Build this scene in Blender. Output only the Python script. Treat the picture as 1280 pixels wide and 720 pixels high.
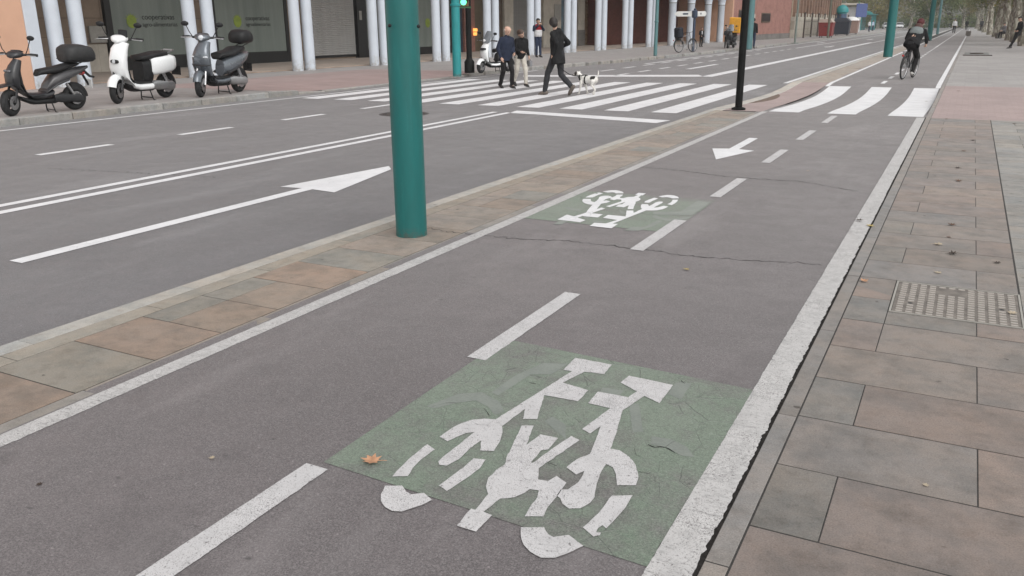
import bpy, bmesh, math, random
from math import sin, cos, pi, radians, sqrt
from mathutils import Vector, Matrix
random.seed(7)
for o in list(bpy.data.objects): bpy.data.objects.remove(o)
S = bpy.context.scene
COL = S.collection

# ---------------------------------------------------------------- camera
CAM_H = 1.45
FPX, PITCH, YAW, ROLL = 1054.77, 0.301794, 0.484072, 0.008823   # solved from the photo's vanishing points (1280 px wide)
_fwd = Vector((-sin(YAW)*cos(PITCH), cos(YAW)*cos(PITCH), -sin(PITCH)))
_r0 = Vector((cos(YAW), sin(YAW), 0)); _d0 = _fwd.cross(_r0)
_rt = _r0*cos(ROLL) + _d0*sin(ROLL); _dn = _d0*cos(ROLL) - _r0*sin(ROLL)
cd = bpy.data.cameras.new('camera'); cam = bpy.data.objects.new('camera', cd); COL.objects.link(cam)
cam.matrix_world = Matrix(((_rt.x, -_dn.x, -_fwd.x, 0), (_rt.y, -_dn.y, -_fwd.y, 0), (_rt.z, -_dn.z, -_fwd.z, CAM_H), (0, 0, 0, 1)))
cd.sensor_width = 36.0; cd.lens = FPX/1280*36.0; cd.clip_start = 0.05; cd.clip_end = 4000
S.camera = cam

# ---------------------------------------------------------------- sky, sun, exposure
w = bpy.data.worlds.new('World'); S.world = w; w.use_nodes = True
nt = w.node_tree; nt.nodes.clear()
sky = nt.nodes.new('ShaderNodeTexSky'); sky.sky_type = 'NISHITA'; sky.sun_disc = False
SUN_EL, SUN_AZ = radians(45), radians(125)
sky.sun_elevation = SUN_EL; sky.sun_rotation = SUN_AZ; sky.dust_density = 1.0; sky.air_density = 3.0; sky.ozone_density = 1.0
hs = nt.nodes.new('ShaderNodeHueSaturation'); hs.inputs['Saturation'].default_value = 0.12
bg = nt.nodes.new('ShaderNodeBackground'); bg.inputs['Strength'].default_value = 0.13
wo = nt.nodes.new('ShaderNodeOutputWorld')
nt.links.new(sky.outputs[0], hs.inputs['Color']); nt.links.new(hs.outputs[0], bg.inputs['Color']); nt.links.new(bg.outputs[0], wo.inputs['Surface'])
sl = bpy.data.lights.new('sun', 'SUN'); sl.energy = 1.0; sl.angle = radians(40); sl.color = (1.0, 0.97, 0.94)
sun = bpy.data.objects.new('sun', sl); COL.objects.link(sun)
_sd = Vector((sin(SUN_AZ)*cos(SUN_EL), cos(SUN_AZ)*cos(SUN_EL), sin(SUN_EL)))      # towards the sun
sun.rotation_euler = _sd.to_track_quat('Z', 'Y').to_euler(); sun.location = (0, 0, 60)
S.view_settings.view_transform = 'Standard'; S.view_settings.look = 'None'
S.view_settings.gamma = 1.0; S.view_settings.use_curve_mapping = False
S.view_settings.exposure = 0.62
S.render.engine = 'CYCLES'; S.cycles.use_denoising = True

# ---------------------------------------------------------------- pixel helpers (1280 x 720 photo)
def ray(u, v): return _rt*((u-640)/FPX) + _dn*((v-360)/FPX) + _fwd
def G(u, v, z=0.0):
    d = ray(u, v); t = (z-CAM_H)/d.z
    return Vector((d.x*t, d.y*t, z))

# ---------------------------------------------------------------- object helpers
def tag(o, label=None, cat=None, group=None, kind=None):
    if label: o['label'] = label
    if cat: o['category'] = cat
    if group: o['group'] = group
    if kind: o['kind'] = kind
    return o
def empty(name, loc=(0, 0, 0), rz=0.0, parent=None):
    o = bpy.data.objects.new(name, None); COL.objects.link(o); o.location = loc; o.rotation_euler = (0, 0, rz)
    o.empty_display_size = 0.1
    if parent: o.parent = parent
    return o
def thing(name, label, cat, loc=(0, 0, 0), rz=0.0, group=None):
    return tag(empty(name, loc, rz), label, cat, group)
def link(name, me, mat=None, parent=None, loc=None):
    o = bpy.data.objects.new(name, me); COL.objects.link(o)
    if mat and not me.materials: me.materials.append(mat)
    if parent: o.parent = parent
    if loc is not None: o.location = loc
    return o
def copy_tree(o, parent=None):
    c = o.copy(); COL.objects.link(c); c.parent = parent
    for ch in list(o.children): copy_tree(ch, c)
    return c

class MB:
    def __init__(s): s.v = []; s.f = []; s.m = []
    def add(s, vs, fs, mi=0):
        b = len(s.v); s.v += [tuple(p) for p in vs]; s.f += [tuple(b+i for i in f) for f in fs]; s.m += [mi]*len(fs); return s
    def box(s, x0, x1, y0, y1, z0, z1, ch=0.0, mi=0):
        if ch <= 0:
            vs = [(x, y, z) for z in (z0, z1) for y in (y0, y1) for x in (x0, x1)]
            return s.add(vs, [(0, 2, 3, 1), (4, 5, 7, 6), (0, 1, 5, 4), (2, 6, 7, 3), (0, 4, 6, 2), (1, 3, 7, 5)], mi)
        # chamfered on all 12 edges
        c = min(ch, (x1-x0)*.45, (y1-y0)*.45, (z1-z0)*.45); vs = []; idx = {}
        for a, X in enumerate((x0, x1)):
            for b, Y in enumerate((y0, y1)):
                for d, Z in enumerate((z0, z1)):
                    ix, iy, iz = (c, -c)[a], (c, -c)[b], (c, -c)[d]
                    idx[a, b, d] = len(vs); vs += [(X, Y+iy, Z+iz), (X+ix, Y, Z+iz), (X+ix, Y+iy, Z)]
        fs = []
        for a in (0, 1):
            q = [idx[a, 0, 0], idx[a, 1, 0], idx[a, 1, 1], idx[a, 0, 1]]; fs.append(q if a else q[::-1])
            q = [idx[0, a, 0]+1, idx[1, a, 0]+1, idx[1, a, 1]+1, idx[0, a, 1]+1]; fs.append(q[::-1] if a else q)
            q = [idx[0, 0, a]+2, idx[1, 0, a]+2, idx[1, 1, a]+2, idx[0, 1, a]+2]; fs.append(q if a else q[::-1])
        for a in (0, 1):
            for b in (0, 1):
                fs.append([idx[a, b, 0], idx[a, b, 1], idx[a, b, 1]+1, idx[a, b, 0]+1])
                fs.append([idx[a, 0, b], idx[a, 1, b], idx[a, 1, b]+2, idx[a, 0, b]+2])
                fs.append([idx[0, a, b]+1, idx[1, a, b]+1, idx[1, a, b]+2, idx[0, a, b]+2])
                for d in (0, 1): i = idx[a, b, d]; fs.append([i, i+1, i+2])
        return s.add(vs, fs, mi)
    def rings(s, R, closed=True, caps=True, mi=0):
        n = len(R[0]); vs = [p for r in R for p in r]; fs = []
        for i in range(len(R)-1):
            for j in range(n if closed else n-1):
                k = (j+1) % n; fs.append((i*n+j, i*n+k, (i+1)*n+k, (i+1)*n+j))
        if caps and closed: fs.append(tuple(range(n))[::-1]); fs.append(tuple((len(R)-1)*n+j for j in range(n)))
        return s.add(vs, fs, mi)
    def tube(s, pts, r, n=8, caps=True, mi=0):
        pts = [Vector(p) for p in pts]; rr = r if isinstance(r, (list, tuple)) else [r]*len(pts)
        R = []; up = None
        for i, p in enumerate(pts):
            t = (pts[min(i+1, len(pts)-1)]-pts[max(i-1, 0)]).normalized()
            if up is None: up = t.orthogonal().normalized()
            a = (up - t*up.dot(t)).normalized(); up = a; b = t.cross(a)
            R.append([p + (a*cos(2*pi*k/n) + b*sin(2*pi*k/n))*rr[i] for k in range(n)])
        return s.rings(R, True, caps, mi)
    def lathe(s, prof, n=16, c=(0, 0, 0), axis='z', a0=0.0, a1=2*pi, mi=0):
        full = abs(a1-a0-2*pi) < 1e-6; m = n if full else n+1; R = []
        for (r, h) in prof:
            ring = []
            for k in range(m):
                a = a0+(a1-a0)*k/n; x, y = r*cos(a), r*sin(a)
                q = (x, y, h) if axis == 'z' else ((x, h, y) if axis == 'y' else (h, x, y))
                ring.append((q[0]+c[0], q[1]+c[1], q[2]+c[2]))
            R.append(ring)
        return s.rings(R, full, False, mi)
    def prism(s, poly, z0, z1, mi=0):
        n = len(poly); vs = [(x, y, z0) for x, y in poly]+[(x, y, z1) for x, y in poly]
        fs = [tuple(range(n))[::-1], tuple(range(n, 2*n))]+[(i, (i+1) % n, n+(i+1) % n, n+i) for i in range(n)]
        return s.add(vs, fs, mi)
    def ell(s, c, r, n=12, m=8, mi=0):
        R = []
        for i in range(m+1):
            a = -pi/2+pi*i/m; k = max(cos(a), .02)
            R.append([(c[0]+r[0]*k*cos(2*pi*j/n), c[1]+r[1]*k*sin(2*pi*j/n), c[2]+r[2]*sin(a)) for j in range(n)])
        return s.rings(R, True, True, mi)
    def cap(s, p0, p1, r0, r1, n=12, side=None, k=1.0, mi=0):
        """tapered capsule; the cross-section is widened k times along `side`"""
        p0 = Vector(p0); p1 = Vector(p1); t = p1-p0; L = t.length
        t = t/L if L > 1e-6 else Vector((0, 0, 1))
        a = Vector(side) if side is not None else t.orthogonal()
        a = (a - t*a.dot(t)); a = a.normalized() if a.length > 1e-6 else t.orthogonal().normalized(); b = t.cross(a); R = []
        st = [(-cos(q), sin(q), 0) for q in (0.12, .5, 1.0)]+[(0, 1, 0), (0, 1, 1)]+[(cos(q), sin(q), 1) for q in (1.0, .5, .12)]
        for (ax, rad, e) in st:
            r = r1 if e else r0; c = (p1 if e else p0) + t*(ax*r)
            R.append([c + (a*cos(2*pi*j/n)*k + b*sin(2*pi*j/n))*(rad*r) for j in range(n)])
        return s.rings(R, True, True, mi)
    def frus(s, p0, p1, r0, r1, n=16, side=None, k=1.0, mi=0):
        p0 = Vector(p0); p1 = Vector(p1); t = (p1-p0).normalized()
        a = Vector(side) if side is not None else t.orthogonal(); a = (a-t*a.dot(t)).normalized(); b = t.cross(a)
        return s.rings([[c+(a*cos(2*pi*j/n)*k+b*sin(2*pi*j/n))*r for j in range(n)] for c, r in ((p0, r0), (p0.lerp(p1, .5), (r0+r1)/2), (p1, r1))], True, True, mi)
    def mesh(s, name, mats=(), smooth=False):
        me = bpy.data.meshes.new(name); me.from_pydata(s.v, [], s.f); me.update()
        for m in mats: me.materials.append(m)
        if len(mats) > 1: me.polygons.foreach_set('material_index', s.m)
        bm = bmesh.new(); bm.from_mesh(me); bmesh.ops.recalc_face_normals(bm, faces=bm.faces); bm.to_mesh(me); bm.free()
        if smooth: shade(me, smooth)
        return me
    def build(s, name, mat, parent=None, smooth=False, loc=None):
        mats = mat if isinstance(mat, (list, tuple)) else [mat]
        return link(name, s.mesh(name, mats, smooth), None, parent, loc)
def shade(me, ang=40):
    me.polygons.foreach_set('use_smooth', [True]*len(me.polygons))
    if ang and ang is not True and ang < 170:
        try: me.set_sharp_from_angle(angle=radians(ang))
        except Exception: pass
def voxel(mb, name, mat, parent, size, smooth_it=6, noise=0.0, nscale=9.0, loc=None, seed=0):
    """fuse overlapping closed shapes into one continuous skin"""
    me0 = mb.mesh(name+'_raw'); o = bpy.data.objects.new(name, me0); COL.objects.link(o)
    md = o.modifiers.new('r', 'REMESH'); md.mode = 'VOXEL'; md.voxel_size = size; md.use_smooth_shade = True
    if smooth_it:
        ms = o.modifiers.new('s', 'SMOOTH'); ms.factor = .5; ms.iterations = smooth_it
    dg = bpy.context.evaluated_depsgraph_get(); dg.update()
    me = bpy.data.meshes.new_from_object(o.evaluated_get(dg)); me.name = name
    bpy.data.objects.remove(o); bpy.data.meshes.remove(me0)
    if noise:
        from mathutils import noise as N
        off = Vector((seed*3.1, seed*1.7, 0))
        nv = [v.normal.copy() for v in me.vertices]
        for v, nn in zip(me.vertices, nv):
            q = v.co*nscale+off; q.z *= .6
            v.co += nn*(noise*(N.noise(q)+.5*N.noise(q*2.3)))
    me.materials.clear(); me.materials.append(mat); shade(me, None)
    return link(name, me, None, parent, loc)
def subsurf_mesh(mb, name, mats, levels=1):
    me0 = mb.mesh(name+'_raw', mats); o = bpy.data.objects.new(name, me0); COL.objects.link(o)
    md = o.modifiers.new('s', 'SUBSURF'); md.levels = levels; md.render_levels = levels
    dg = bpy.context.evaluated_depsgraph_get(); dg.update()
    me = bpy.data.meshes.new_from_object(o.evaluated_get(dg)); bpy.data.objects.remove(o); bpy.data.meshes.remove(me0)
    me.name = name; shade(me, None); return me
_txt = {}
def text_mesh(txt, size, mat, name, parent, loc, rot, extrude=0.001, align='LEFT'):
    cu = bpy.data.curves.new(name, 'FONT'); cu.body = txt; cu.size = size; cu.extrude = extrude; cu.align_x = align
    o = bpy.data.objects.new(name, cu); COL.objects.link(o)
    dg = bpy.context.evaluated_depsgraph_get(); dg.update()
    me = bpy.data.meshes.new_from_object(o.evaluated_get(dg)); bpy.data.objects.remove(o)
    me.materials.clear(); me.materials.append(mat)
    t = link(name, me, None, parent, loc); t.rotation_euler = rot; return t
# ---------------------------------------------------------------- materials
class NT:
    def __init__(s, name):
        s.mat = bpy.data.materials.new(name); s.mat.use_nodes = True; s.t = s.mat.node_tree; s.t.nodes.clear()
        s.out = s.t.nodes.new('ShaderNodeOutputMaterial'); s.b = s.t.nodes.new('ShaderNodeBsdfPrincipled')
        s.t.links.new(s.b.outputs[0], s.out.inputs['Surface'])
    def n(s, ty, **kw):
        nd = s.t.nodes.new(ty)
        for k, v in kw.items():
            if hasattr(nd, k) and k not in nd.inputs: setattr(nd, k, v)
            else: s.set(nd.inputs[k], v)
        return nd
    def set(s, sock, v):
        if hasattr(v, 'links') or hasattr(v, 'is_output'): s.t.links.new(v, sock)
        else:
            if isinstance(v, tuple) and len(v) == 3 and sock.type == 'RGBA': v = (*v, 1)
            sock.default_value = v
    def pos(s, scale=(1, 1, 1), obj=False):
        src = s.n('ShaderNodeTexCoord').outputs['Object'] if obj else s.n('ShaderNodeNewGeometry').outputs['Position']
        if scale == (1, 1, 1): return src
        m = s.n('ShaderNodeMapping'); s.set(m.inputs['Vector'], src); m.inputs['Scale'].default_value = scale; return m.outputs[0]
    def noise(s, vec, scale, detail=3, rough=.55, dist=0.0):
        nd = s.n('ShaderNodeTexNoise'); s.set(nd.inputs['Vector'], vec)
        nd.inputs['Scale'].default_value = scale; nd.inputs['Detail'].default_value = detail
        nd.inputs['Roughness'].default_value = rough; nd.inputs['Distortion'].default_value = dist
        return nd.outputs['Fac']
    def voro(s, vec, scale, feature='F1', out='Distance', rnd=1.0):
        nd = s.t.nodes.new('ShaderNodeTexVoronoi'); nd.feature = feature; s.set(nd.inputs['Vector'], vec)
        nd.inputs['Scale'].default_value = scale; nd.inputs['Randomness'].default_value = rnd; return nd.outputs[out]
    def rng(s, x, a, b, c=0.0, d=1.0, smooth=False):
        nd = s.n('ShaderNodeMapRange'); s.set(nd.inputs[0], x)
        for i, q in enumerate((a, b, c, d)): s.set(nd.inputs[1+i], q)
        if smooth: nd.interpolation_type = 'SMOOTHSTEP'
        return nd.outputs[0]
    def math(s, op, a, b=0.0):
        nd = s.n('ShaderNodeMath'); nd.operation = op; s.set(nd.inputs[0], a); s.set(nd.inputs[1], b); return nd.outputs[0]
    def mix(s, f, a, b, mode='MIX'):
        nd = s.t.nodes.new('ShaderNodeMix'); nd.data_type = 'RGBA'; nd.blend_type = mode
        s.set(nd.inputs[0], f); s.set(nd.inputs[6], a); s.set(nd.inputs[7], b); return nd.outputs[2]
    def col(s, v): s.set(s.b.inputs['Base Color'], v)
    def rough(s, v): s.set(s.b.inputs['Roughness'], v)
    def bump(s, h, strength=.4, dist=.004):
        nd = s.n('ShaderNodeBump'); nd.inputs['Strength'].default_value = strength; nd.inputs['Distance'].default_value = dist
        s.set(nd.inputs['Height'], h); s.t.links.new(nd.outputs[0], s.b.inputs['Normal'])
    def sheen(s, w, r=.5, tint=(1, .97, .96)):
        s.b.inputs['Sheen Weight'].default_value = w; s.b.inputs['Sheen Roughness'].default_value = r; s.b.inputs['Sheen Tint'].default_value = (*tint, 1)
    def spec(s, v): s.b.inputs['Specular IOR Level'].default_value = v

_simple = {}
def simple(name, c, rough=.6, metal=0.0, coat=0.0, var=.12, scale=8.0, spec=.5):
    """plain colour with a little blotchy unevenness and fine relief"""
    if name in _simple: return _simple[name]
    m = NT(name); p = m.pos(obj=True)
    k = m.rng(m.noise(p, scale, 4), .3, .7, 1-var, 1+var)
    m.col(m.mix(1.0, c, m.n('ShaderNodeCombineColor', Red=k, Green=k, Blue=k).outputs[0], 'MULTIPLY'))
    m.rough(m.rng(m.noise(p, scale*2.3, 3), .3, .7, max(rough-.08, .03), min(rough+.1, 1)))
    m.b.inputs['Metallic'].default_value = metal; m.b.inputs['Coat Weight'].default_value = coat; m.b.inputs['Coat Roughness'].default_value = .12
    m.spec(spec); _simple[name] = m.mat; return m.mat
def emis(name, c, s):
    m = NT(name); m.col(c); m.b.inputs['Emission Color'].default_value = (*c, 1); m.b.inputs['Emission Strength'].default_value = s; return m.mat

def asphalt_color(m, base, light, dark, p, streak=False, fine=1.0):
    big = m.noise(p, .55, 5, .65); mid = m.noise(p, 4.5, 4, .65)
    c = m.mix(m.rng(big, .32, .68), tuple(q*.74 for q in base), tuple(q*1.2 for q in base))
    c = m.mix(m.rng(mid, .35, .65, 0, .55), c, tuple(q*.78 for q in base))
    if streak:
        st = m.noise(m.pos((1.3, .06, 1)), 1.0, 4, .6)
        c = m.mix(m.rng(st, .4, .68, 0, .6), c, tuple(q*.68 for q in base))
    cell = m.voro(p, 165*fine, 'F1', 'Color')
    val = m.n('ShaderNodeSeparateColor', Color=cell).outputs[0]
    c = m.mix(m.rng(val, .55, 1.0, 0, .34), c, light)
    c = m.mix(m.rng(val, .0, .35, .22, 0), c, dark)
    gr = m.noise(p, 190*fine, 3, .85)
    c = m.mix(m.rng(gr, .52, .68, 0, .75), c, light); c = m.mix(m.rng(gr, .48, .32, 0, .75), c, dark)
    vo = m.noise(p, 210*fine, 3, .7)
    c = m.mix(m.rng(vo, .35, .26, 0, .6), c, dark)
    # rare pale chips
    ch = m.n('ShaderNodeSeparateColor', Color=m.voro(p, 46, 'F1', 'Color')).outputs[1]
    chd = m.voro(p, 46, 'F1', 'Distance')
    f = m.math('MULTIPLY', m.rng(ch, .96, .975), m.rng(chd, .26, .12))
    c = m.mix(m.math('MULTIPLY', f, .55), c, tuple(min(q*2.6, .6) for q in base))
    # small dark pits
    pe = m.pos((.62, 1.25, 1))
    ch2 = m.n('ShaderNodeSeparateColor', Color=m.voro(m.mix(.02, pe, m.n('ShaderNodeTexNoise', Vector=p, Scale=55.0, Detail=4.0).outputs['Color']), 19, 'F1', 'Color')).outputs[2]
    pd = m.voro(m.mix(.02, pe, m.n('ShaderNodeTexNoise', Vector=p, Scale=55.0, Detail=4.0).outputs['Color']), 19, 'F1', 'Distance')
    f2 = m.math('MULTIPLY', m.math('MULTIPLY', m.rng(ch2, .80, .84), m.rng(pd, .30, .16)), m.rng(m.noise(p, 1.3, 3), .40, .54))
    c = m.mix(m.math('MULTIPLY', f2, .8), c, dark)
    pt = m.noise(p, 1.15, 7, .72, .4); c = m.mix(m.rng(pt, .53, .61, 0, .30), c, tuple(q*.62 for q in base))
    oi_ = m.noise(p, 2.9, 5, .6); c = m.mix(m.rng(oi_, .66, .74, 0, .35), c, dark)
    lt = m.noise(m.pos((1.6, .35, 1)), .8, 5, .7); c = m.mix(m.rng(lt, .55, .68, 0, .28), c, light)
    h = m.math('ADD', m.math('MULTIPLY', val, .6), m.math('SUBTRACT', m.noise(p, 230, 2), f2))
    return c, h, mid
def make_asphalt(name, base, light, dark, streak=False):
    m = NT(name); p = m.pos()
    c, h, mid = asphalt_color(m, base, light, dark, p, streak)
    m.col(c); m.rough(m.rng(mid, .3, .7, .6, .8)); m.bump(h, .38, .003); m.spec(.5); m.sheen(.22, .40)
    return m.mat
LANE_B, LANE_L, LANE_D = (.121, .106, .109), (.28, .258, .258), (.034, .031, .032)
ROAD_B, ROAD_L, ROAD_D = (.117, .111, .118), (.25, .243, .25), (.036, .034, .037)
M_LANE = make_asphalt('lane_asphalt', LANE_B, LANE_L, LANE_D)
M_ROAD = make_asphalt('road_asphalt', ROAD_B, ROAD_L, ROAD_D, True)

def make_paint(name, base, under, wear, edge_dirt=.25, ridges=False):
    """road paint: worn through to the asphalt in specks and thin patches"""
    m = NT(name); p = m.pos()
    big = m.noise(p, 3.2, 3); sp = m.noise(p, 230, 3, .7); sp2 = m.noise(p, 75, 4, .75)
    c = m.mix(m.rng(big, .35, .7), base, tuple(q*.86 for q in base))
    c = m.mix(m.rng(m.noise(p, 14, 4, .7), .45, .75, 0, edge_dirt), c, tuple(q*.55 for q in base))
    f = m.rng(m.math('ADD', sp, m.math('MULTIPLY', m.math('SUBTRACT', big, .5), .25)), wear, wear-.05, 0, .9)
    f2 = m.rng(sp2, wear-.035, wear-.08, 0, .85)
    if ridges:
        rd = m.noise(m.pos((14, 75, 7)), 1.0, 3, .7)
        c = m.mix(m.rng(rd, .46, .34, 0, .55), c, tuple(q*.45 for q in base))
    c = m.mix(m.math('MAXIMUM', f, f2), c, under)
    pw = m.mix(.03, p, m.n('ShaderNodeTexNoise', Vector=p, Scale=9.0, Detail=4.0).outputs['Color'])
    ck = m.math('MULTIPLY', m.rng(m.voro(pw, 15.0, 'DISTANCE_TO_EDGE'), .03, .012), m.rng(m.noise(p, 2.1, 2), .46, .6))
    c = m.mix(m.math('MULTIPLY', ck, .42), c, tuple(q*.4 for q in base))
    m.col(c); m.rough(.62); m.spec(.35); m.sheen(.1, .42)
    h = m.math('SUBTRACT', m.math('MULTIPLY', m.noise(p, 150, 2), .7), m.math('MAXIMUM', f, f2))
    m.bump(h, .45, .003); return m.mat
M_WHITE = make_paint('white_paint', (.56, .545, .55), (.14, .13, .13), .435, .4)
M_WHITE_EDGE = make_paint('white_edge_paint', (.52, .505, .50), (.13, .12, .12), .435, .6, True)
M_WHITE_NEW = make_paint('fresh_white_paint', (.72, .715, .73), (.2, .19, .19), .33, .15)

def make_green():
    m = NT('green_paint'); p = m.pos()
    c, h, mid = asphalt_color(m, (.125, .113, .112), (.26, .25, .245), LANE_D, p)
    g = m.mix(m.rng(m.noise(p, 2.3, 4), .35, .65), (.128, .166, .124), (.150, .181, .142))
    cell = m.n('ShaderNodeSeparateColor', Color=m.voro(p, 110, 'F1', 'Color')).outputs[0]
    g = m.mix(m.rng(cell, .55, 1, 0, .2), g, (.25, .30, .24)); g = m.mix(m.rng(cell, 0, .35, .22, 0), g, (.06, .085, .065))
    gn = m.noise(p, 190, 3, .85); g = m.mix(m.rng(gn, .52, .68, 0, .7), g, (.26, .30, .255)); g = m.mix(m.rng(gn, .48, .32, 0, .7), g, (.055, .07, .056))
    worn = m.math('ADD', m.math('MULTIPLY', m.noise(p, 1.6, 3), .6), m.math('MULTIPLY', m.noise(p, 9, 5, .7), .4))
    c = m.mix(m.rng(worn, .46, .60, 0, .85), g, c)
    # crazed old paint
    pw = m.mix(.045, p, m.n('ShaderNodeTexNoise', Vector=p, Scale=5.0, Detail=4.0).outputs['Color'])
    d = m.voro(pw, 5.2, 'DISTANCE_TO_EDGE'); d2 = m.voro(pw, 13.0, 'DISTANCE_TO_EDGE')
    msk = m.rng(m.noise(p, 1.9, 2), .44, .56); msk2 = m.rng(m.noise(p, 2.7, 2), .5, .6)
    cr = m.math('MAXIMUM', m.math('MULTIPLY', m.rng(d, .012, .004), msk), m.math('MULTIPLY', m.rng(d2, .022, .008), msk2))
    c = m.mix(m.math('MULTIPLY', cr, .45), c, (.04, .045, .04))
    m.col(c); m.rough(.8); m.bump(m.math('SUBTRACT', h, m.math('MULTIPLY', cr, 2)), .4, .003); m.spec(.4); m.sheen(.26, .4); return m.mat
M_GREEN = make_green()
def make_ghost():
    m = NT('faded_old_paint'); p = m.pos()
    f = m.rng(m.math('ADD', m.math('MULTIPLY', m.noise(p, 100, 3, .7), .5), m.math('MULTIPLY', m.noise(p, 8, 4), .5)), .44, .56)
    m.col(m.mix(f, (.15, .168, .15), (.18, .2, .177))); m.rough(.8); m.bump(m.noise(p, 140, 2), .4, .003); m.sheen(.26, .4); return m.mat
M_GHOST = make_ghost()

def make_stone(name, tint=True, base=(.3, .28, .26), blotch=.30, specks=True):
    """paving stone: own tint from the object's colour, blotches, pitting, stains"""
    m = NT(name); p = m.pos()
    oi = m.n('ShaderNodeObjectInfo')
    b0 = oi.outputs['Color'] if tint else base
    if not tint:
        rgb = m.n('ShaderNodeRGB'); rgb.outputs[0].default_value = (*base, 1); b0 = rgb.outputs[0]
    offs = m.n('ShaderNodeVectorMath'); offs.operation = 'ADD'; m.set(offs.inputs[0], p)
    rr = m.n('ShaderNodeCombineXYZ', X=m.math('MULTIPLY', oi.outputs['Random'], 37.0), Y=m.math('MULTIPLY', oi.outputs['Random'], 91.0)); m.set(offs.inputs[1], rr.outputs[0])
    q = offs.outputs[0]
    def mul(c, f, k): return m.mix(f, c, m.mix(1.0, c, k, 'MULTIPLY'))
    c = mul(b0, m.rng(m.noise(q, 2.6, 8, .7), .40, .62, 0, 1), (1.10, 1.03, .97))
    c = mul(c, m.rng(m.noise(q, 4.1, 9, .72), .44, .62, 0, 1), (1-blotch, 1-blotch*.9, 1-blotch*.85))
    c = mul(c, m.rng(m.noise(q, 170, 3, .85), .52, .68, 0, .9), (.62, .6, .58))
    c = mul(c, m.rng(m.noise(q, 170, 3, .85), .48, .32, 0, .9), (1.3, 1.3, 1.3))
    c = mul(c, m.rng(m.noise(q, 11, 5, .75), .5, .68, 0, .8), (.74, .72, .7))
    if specks:
        ch = m.n('ShaderNodeSeparateColor', Color=m.voro(p, 6.5, 'F1', 'Color')).outputs[0]
        ds = m.voro(m.mix(.03, p, m.n('ShaderNodeTexNoise', Vector=p, Scale=40.0).outputs['Color']), 6.5, 'F1', 'Distance')
        f = m.math('MULTIPLY', m.rng(ch, .74, .78), m.rng(ds, .11, .07))
        c = mul(c, m.math('MULTIPLY', f, .85), (.25, .23, .21))
    m.col(c); m.rough(m.rng(m.noise(q, 5, 3), .3, .7, .6, .85)); m.bump(m.noise(q, 170, 3, .7), .3, .002); m.spec(.4); m.sheen(.14, .42); return m.mat
M_SLAB = make_stone('paving_slab_stone')
M_KERB = make_stone('kerb_stone_concrete', True, blotch=.25)
M_MORTAR = simple('joint_dirt', (.035, .032, .03), .95, var=.4, scale=60)

def make_paving(name, base, bw, bh, joint=.03, ang=0.0, var=.10, mortar=(.72, .71, .7)):
    """far paving, too flat to tell pieces apart: tile tint and joints only"""
    m = NT(name); p = m.pos()
    mp = m.n('ShaderNodeMapping'); m.set(mp.inputs['Vector'], p); mp.inputs['Rotation'].default_value = (0, 0, ang)
    br = m.n('ShaderNodeTexBrick'); m.set(br.inputs['Vector'], mp.outputs[0]); br.inputs['Scale'].default_value = 1.0
    br.inputs['Brick Width'].default_value = bw; br.inputs['Row Height'].default_value = bh; br.inputs['Mortar Size'].default_value = joint*bh*.5
    br.inputs['Color1'].default_value = tuple(q*(1+var) for q in base)+(1,); br.inputs['Color2'].default_value = tuple(q*(1-var) for q in base)+(1,)
    br.inputs['Mortar'].default_value = tuple(q*k for q, k in zip(base, mortar))+(1,)
    c = m.mix(m.rng(m.noise(p, .7, 4), .35, .65), br.outputs['Color'], m.mix(1.0, br.outputs['Color'], (.82, .82, .82), 'MULTIPLY'))
    c = m.mix(m.rng(m.noise(p, 5, 4, .7), .5, .75, 0, .6), c, m.mix(1.0, c, (.72, .7, .68), 'MULTIPLY'))
    m.col(c); m.rough(.85); m.bump(m.noise(p, 90, 3), .25, .003); m.spec(.3); m.sheen(.2, .42); return m.mat
M_FARPAVE = make_paving('far_pavement_tiles', (.245, .225, .220), .4, .4)
M_REDPAVE = make_paving('red_tactile_tiles', (.31, .225, .215), .2, .2, var=.06)
M_REDPAVE_FAR = make_paving('red_tactile_tiles_far', (.28, .19, .18), .4, .4, var=.08)
M_TANPAVE = make_paving('arcade_floor_tiles', (.36, .28, .225), .4, .4, .015)
M_PROM = make_paving('promenade_tiles', (.27, .255, .25), .6, .4)
M_EARTH = simple('promenade_earth', (.22, .19, .165), .95, var=.25, scale=.8)

# object materials
def make_metalpaint(name, c, rough=.35):
    m = NT(name); p = m.pos(obj=True)
    v = m.noise(m.pos((1, 1, .25), True), 9, 4, .6)
    cc = m.mix(m.rng(v, .35, .68), c, tuple(q*.82 for q in c))
    cc = m.mix(m.rng(m.noise(m.pos((1, 1, .08), True), 34, 4, .7), .56, .74, 0, .35), cc, tuple(min(1, q*1.5+.012) for q in c))
    sz_ = m.n('ShaderNodeSeparateXYZ', Vector=p).outputs[2]
    cc = m.mix(m.math('MULTIPLY', m.rng(sz_, .09, .0), m.rng(m.noise(p, 24, 4, .7), .42, .62)), cc, (.07, .065, .055))
    cc = m.mix(m.rng(m.noise(p, 55, 4, .75), .66, .72, 0, .5), cc, tuple(min(1, q*1.8+.03) for q in c))
    m.col(cc); m.rough(m.rng(v, .3, .7, rough-.06, rough+.12)); m.bump(m.noise(p, 22, 3), .08, .002); return m.mat
M_TEAL = make_metalpaint('teal_pole_paint', (.005, .122, .118), .38)
M_TEAL_L = make_metalpaint('light_teal_paint', (.012, .23, .24), .42)
M_TEAL_G = make_metalpaint('pale_teal_paint', (.09, .20, .21), .5)
M_BLACKPOLE = simple('black_pole_paint', (.004, .004, .004), .6, spec=.2)
M_RUBBER = simple('tyre_rubber', (.014, .014, .015), .8)
M_BLACKPL = simple('black_plastic', (.012, .012, .013), .5, spec=.3)
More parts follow.
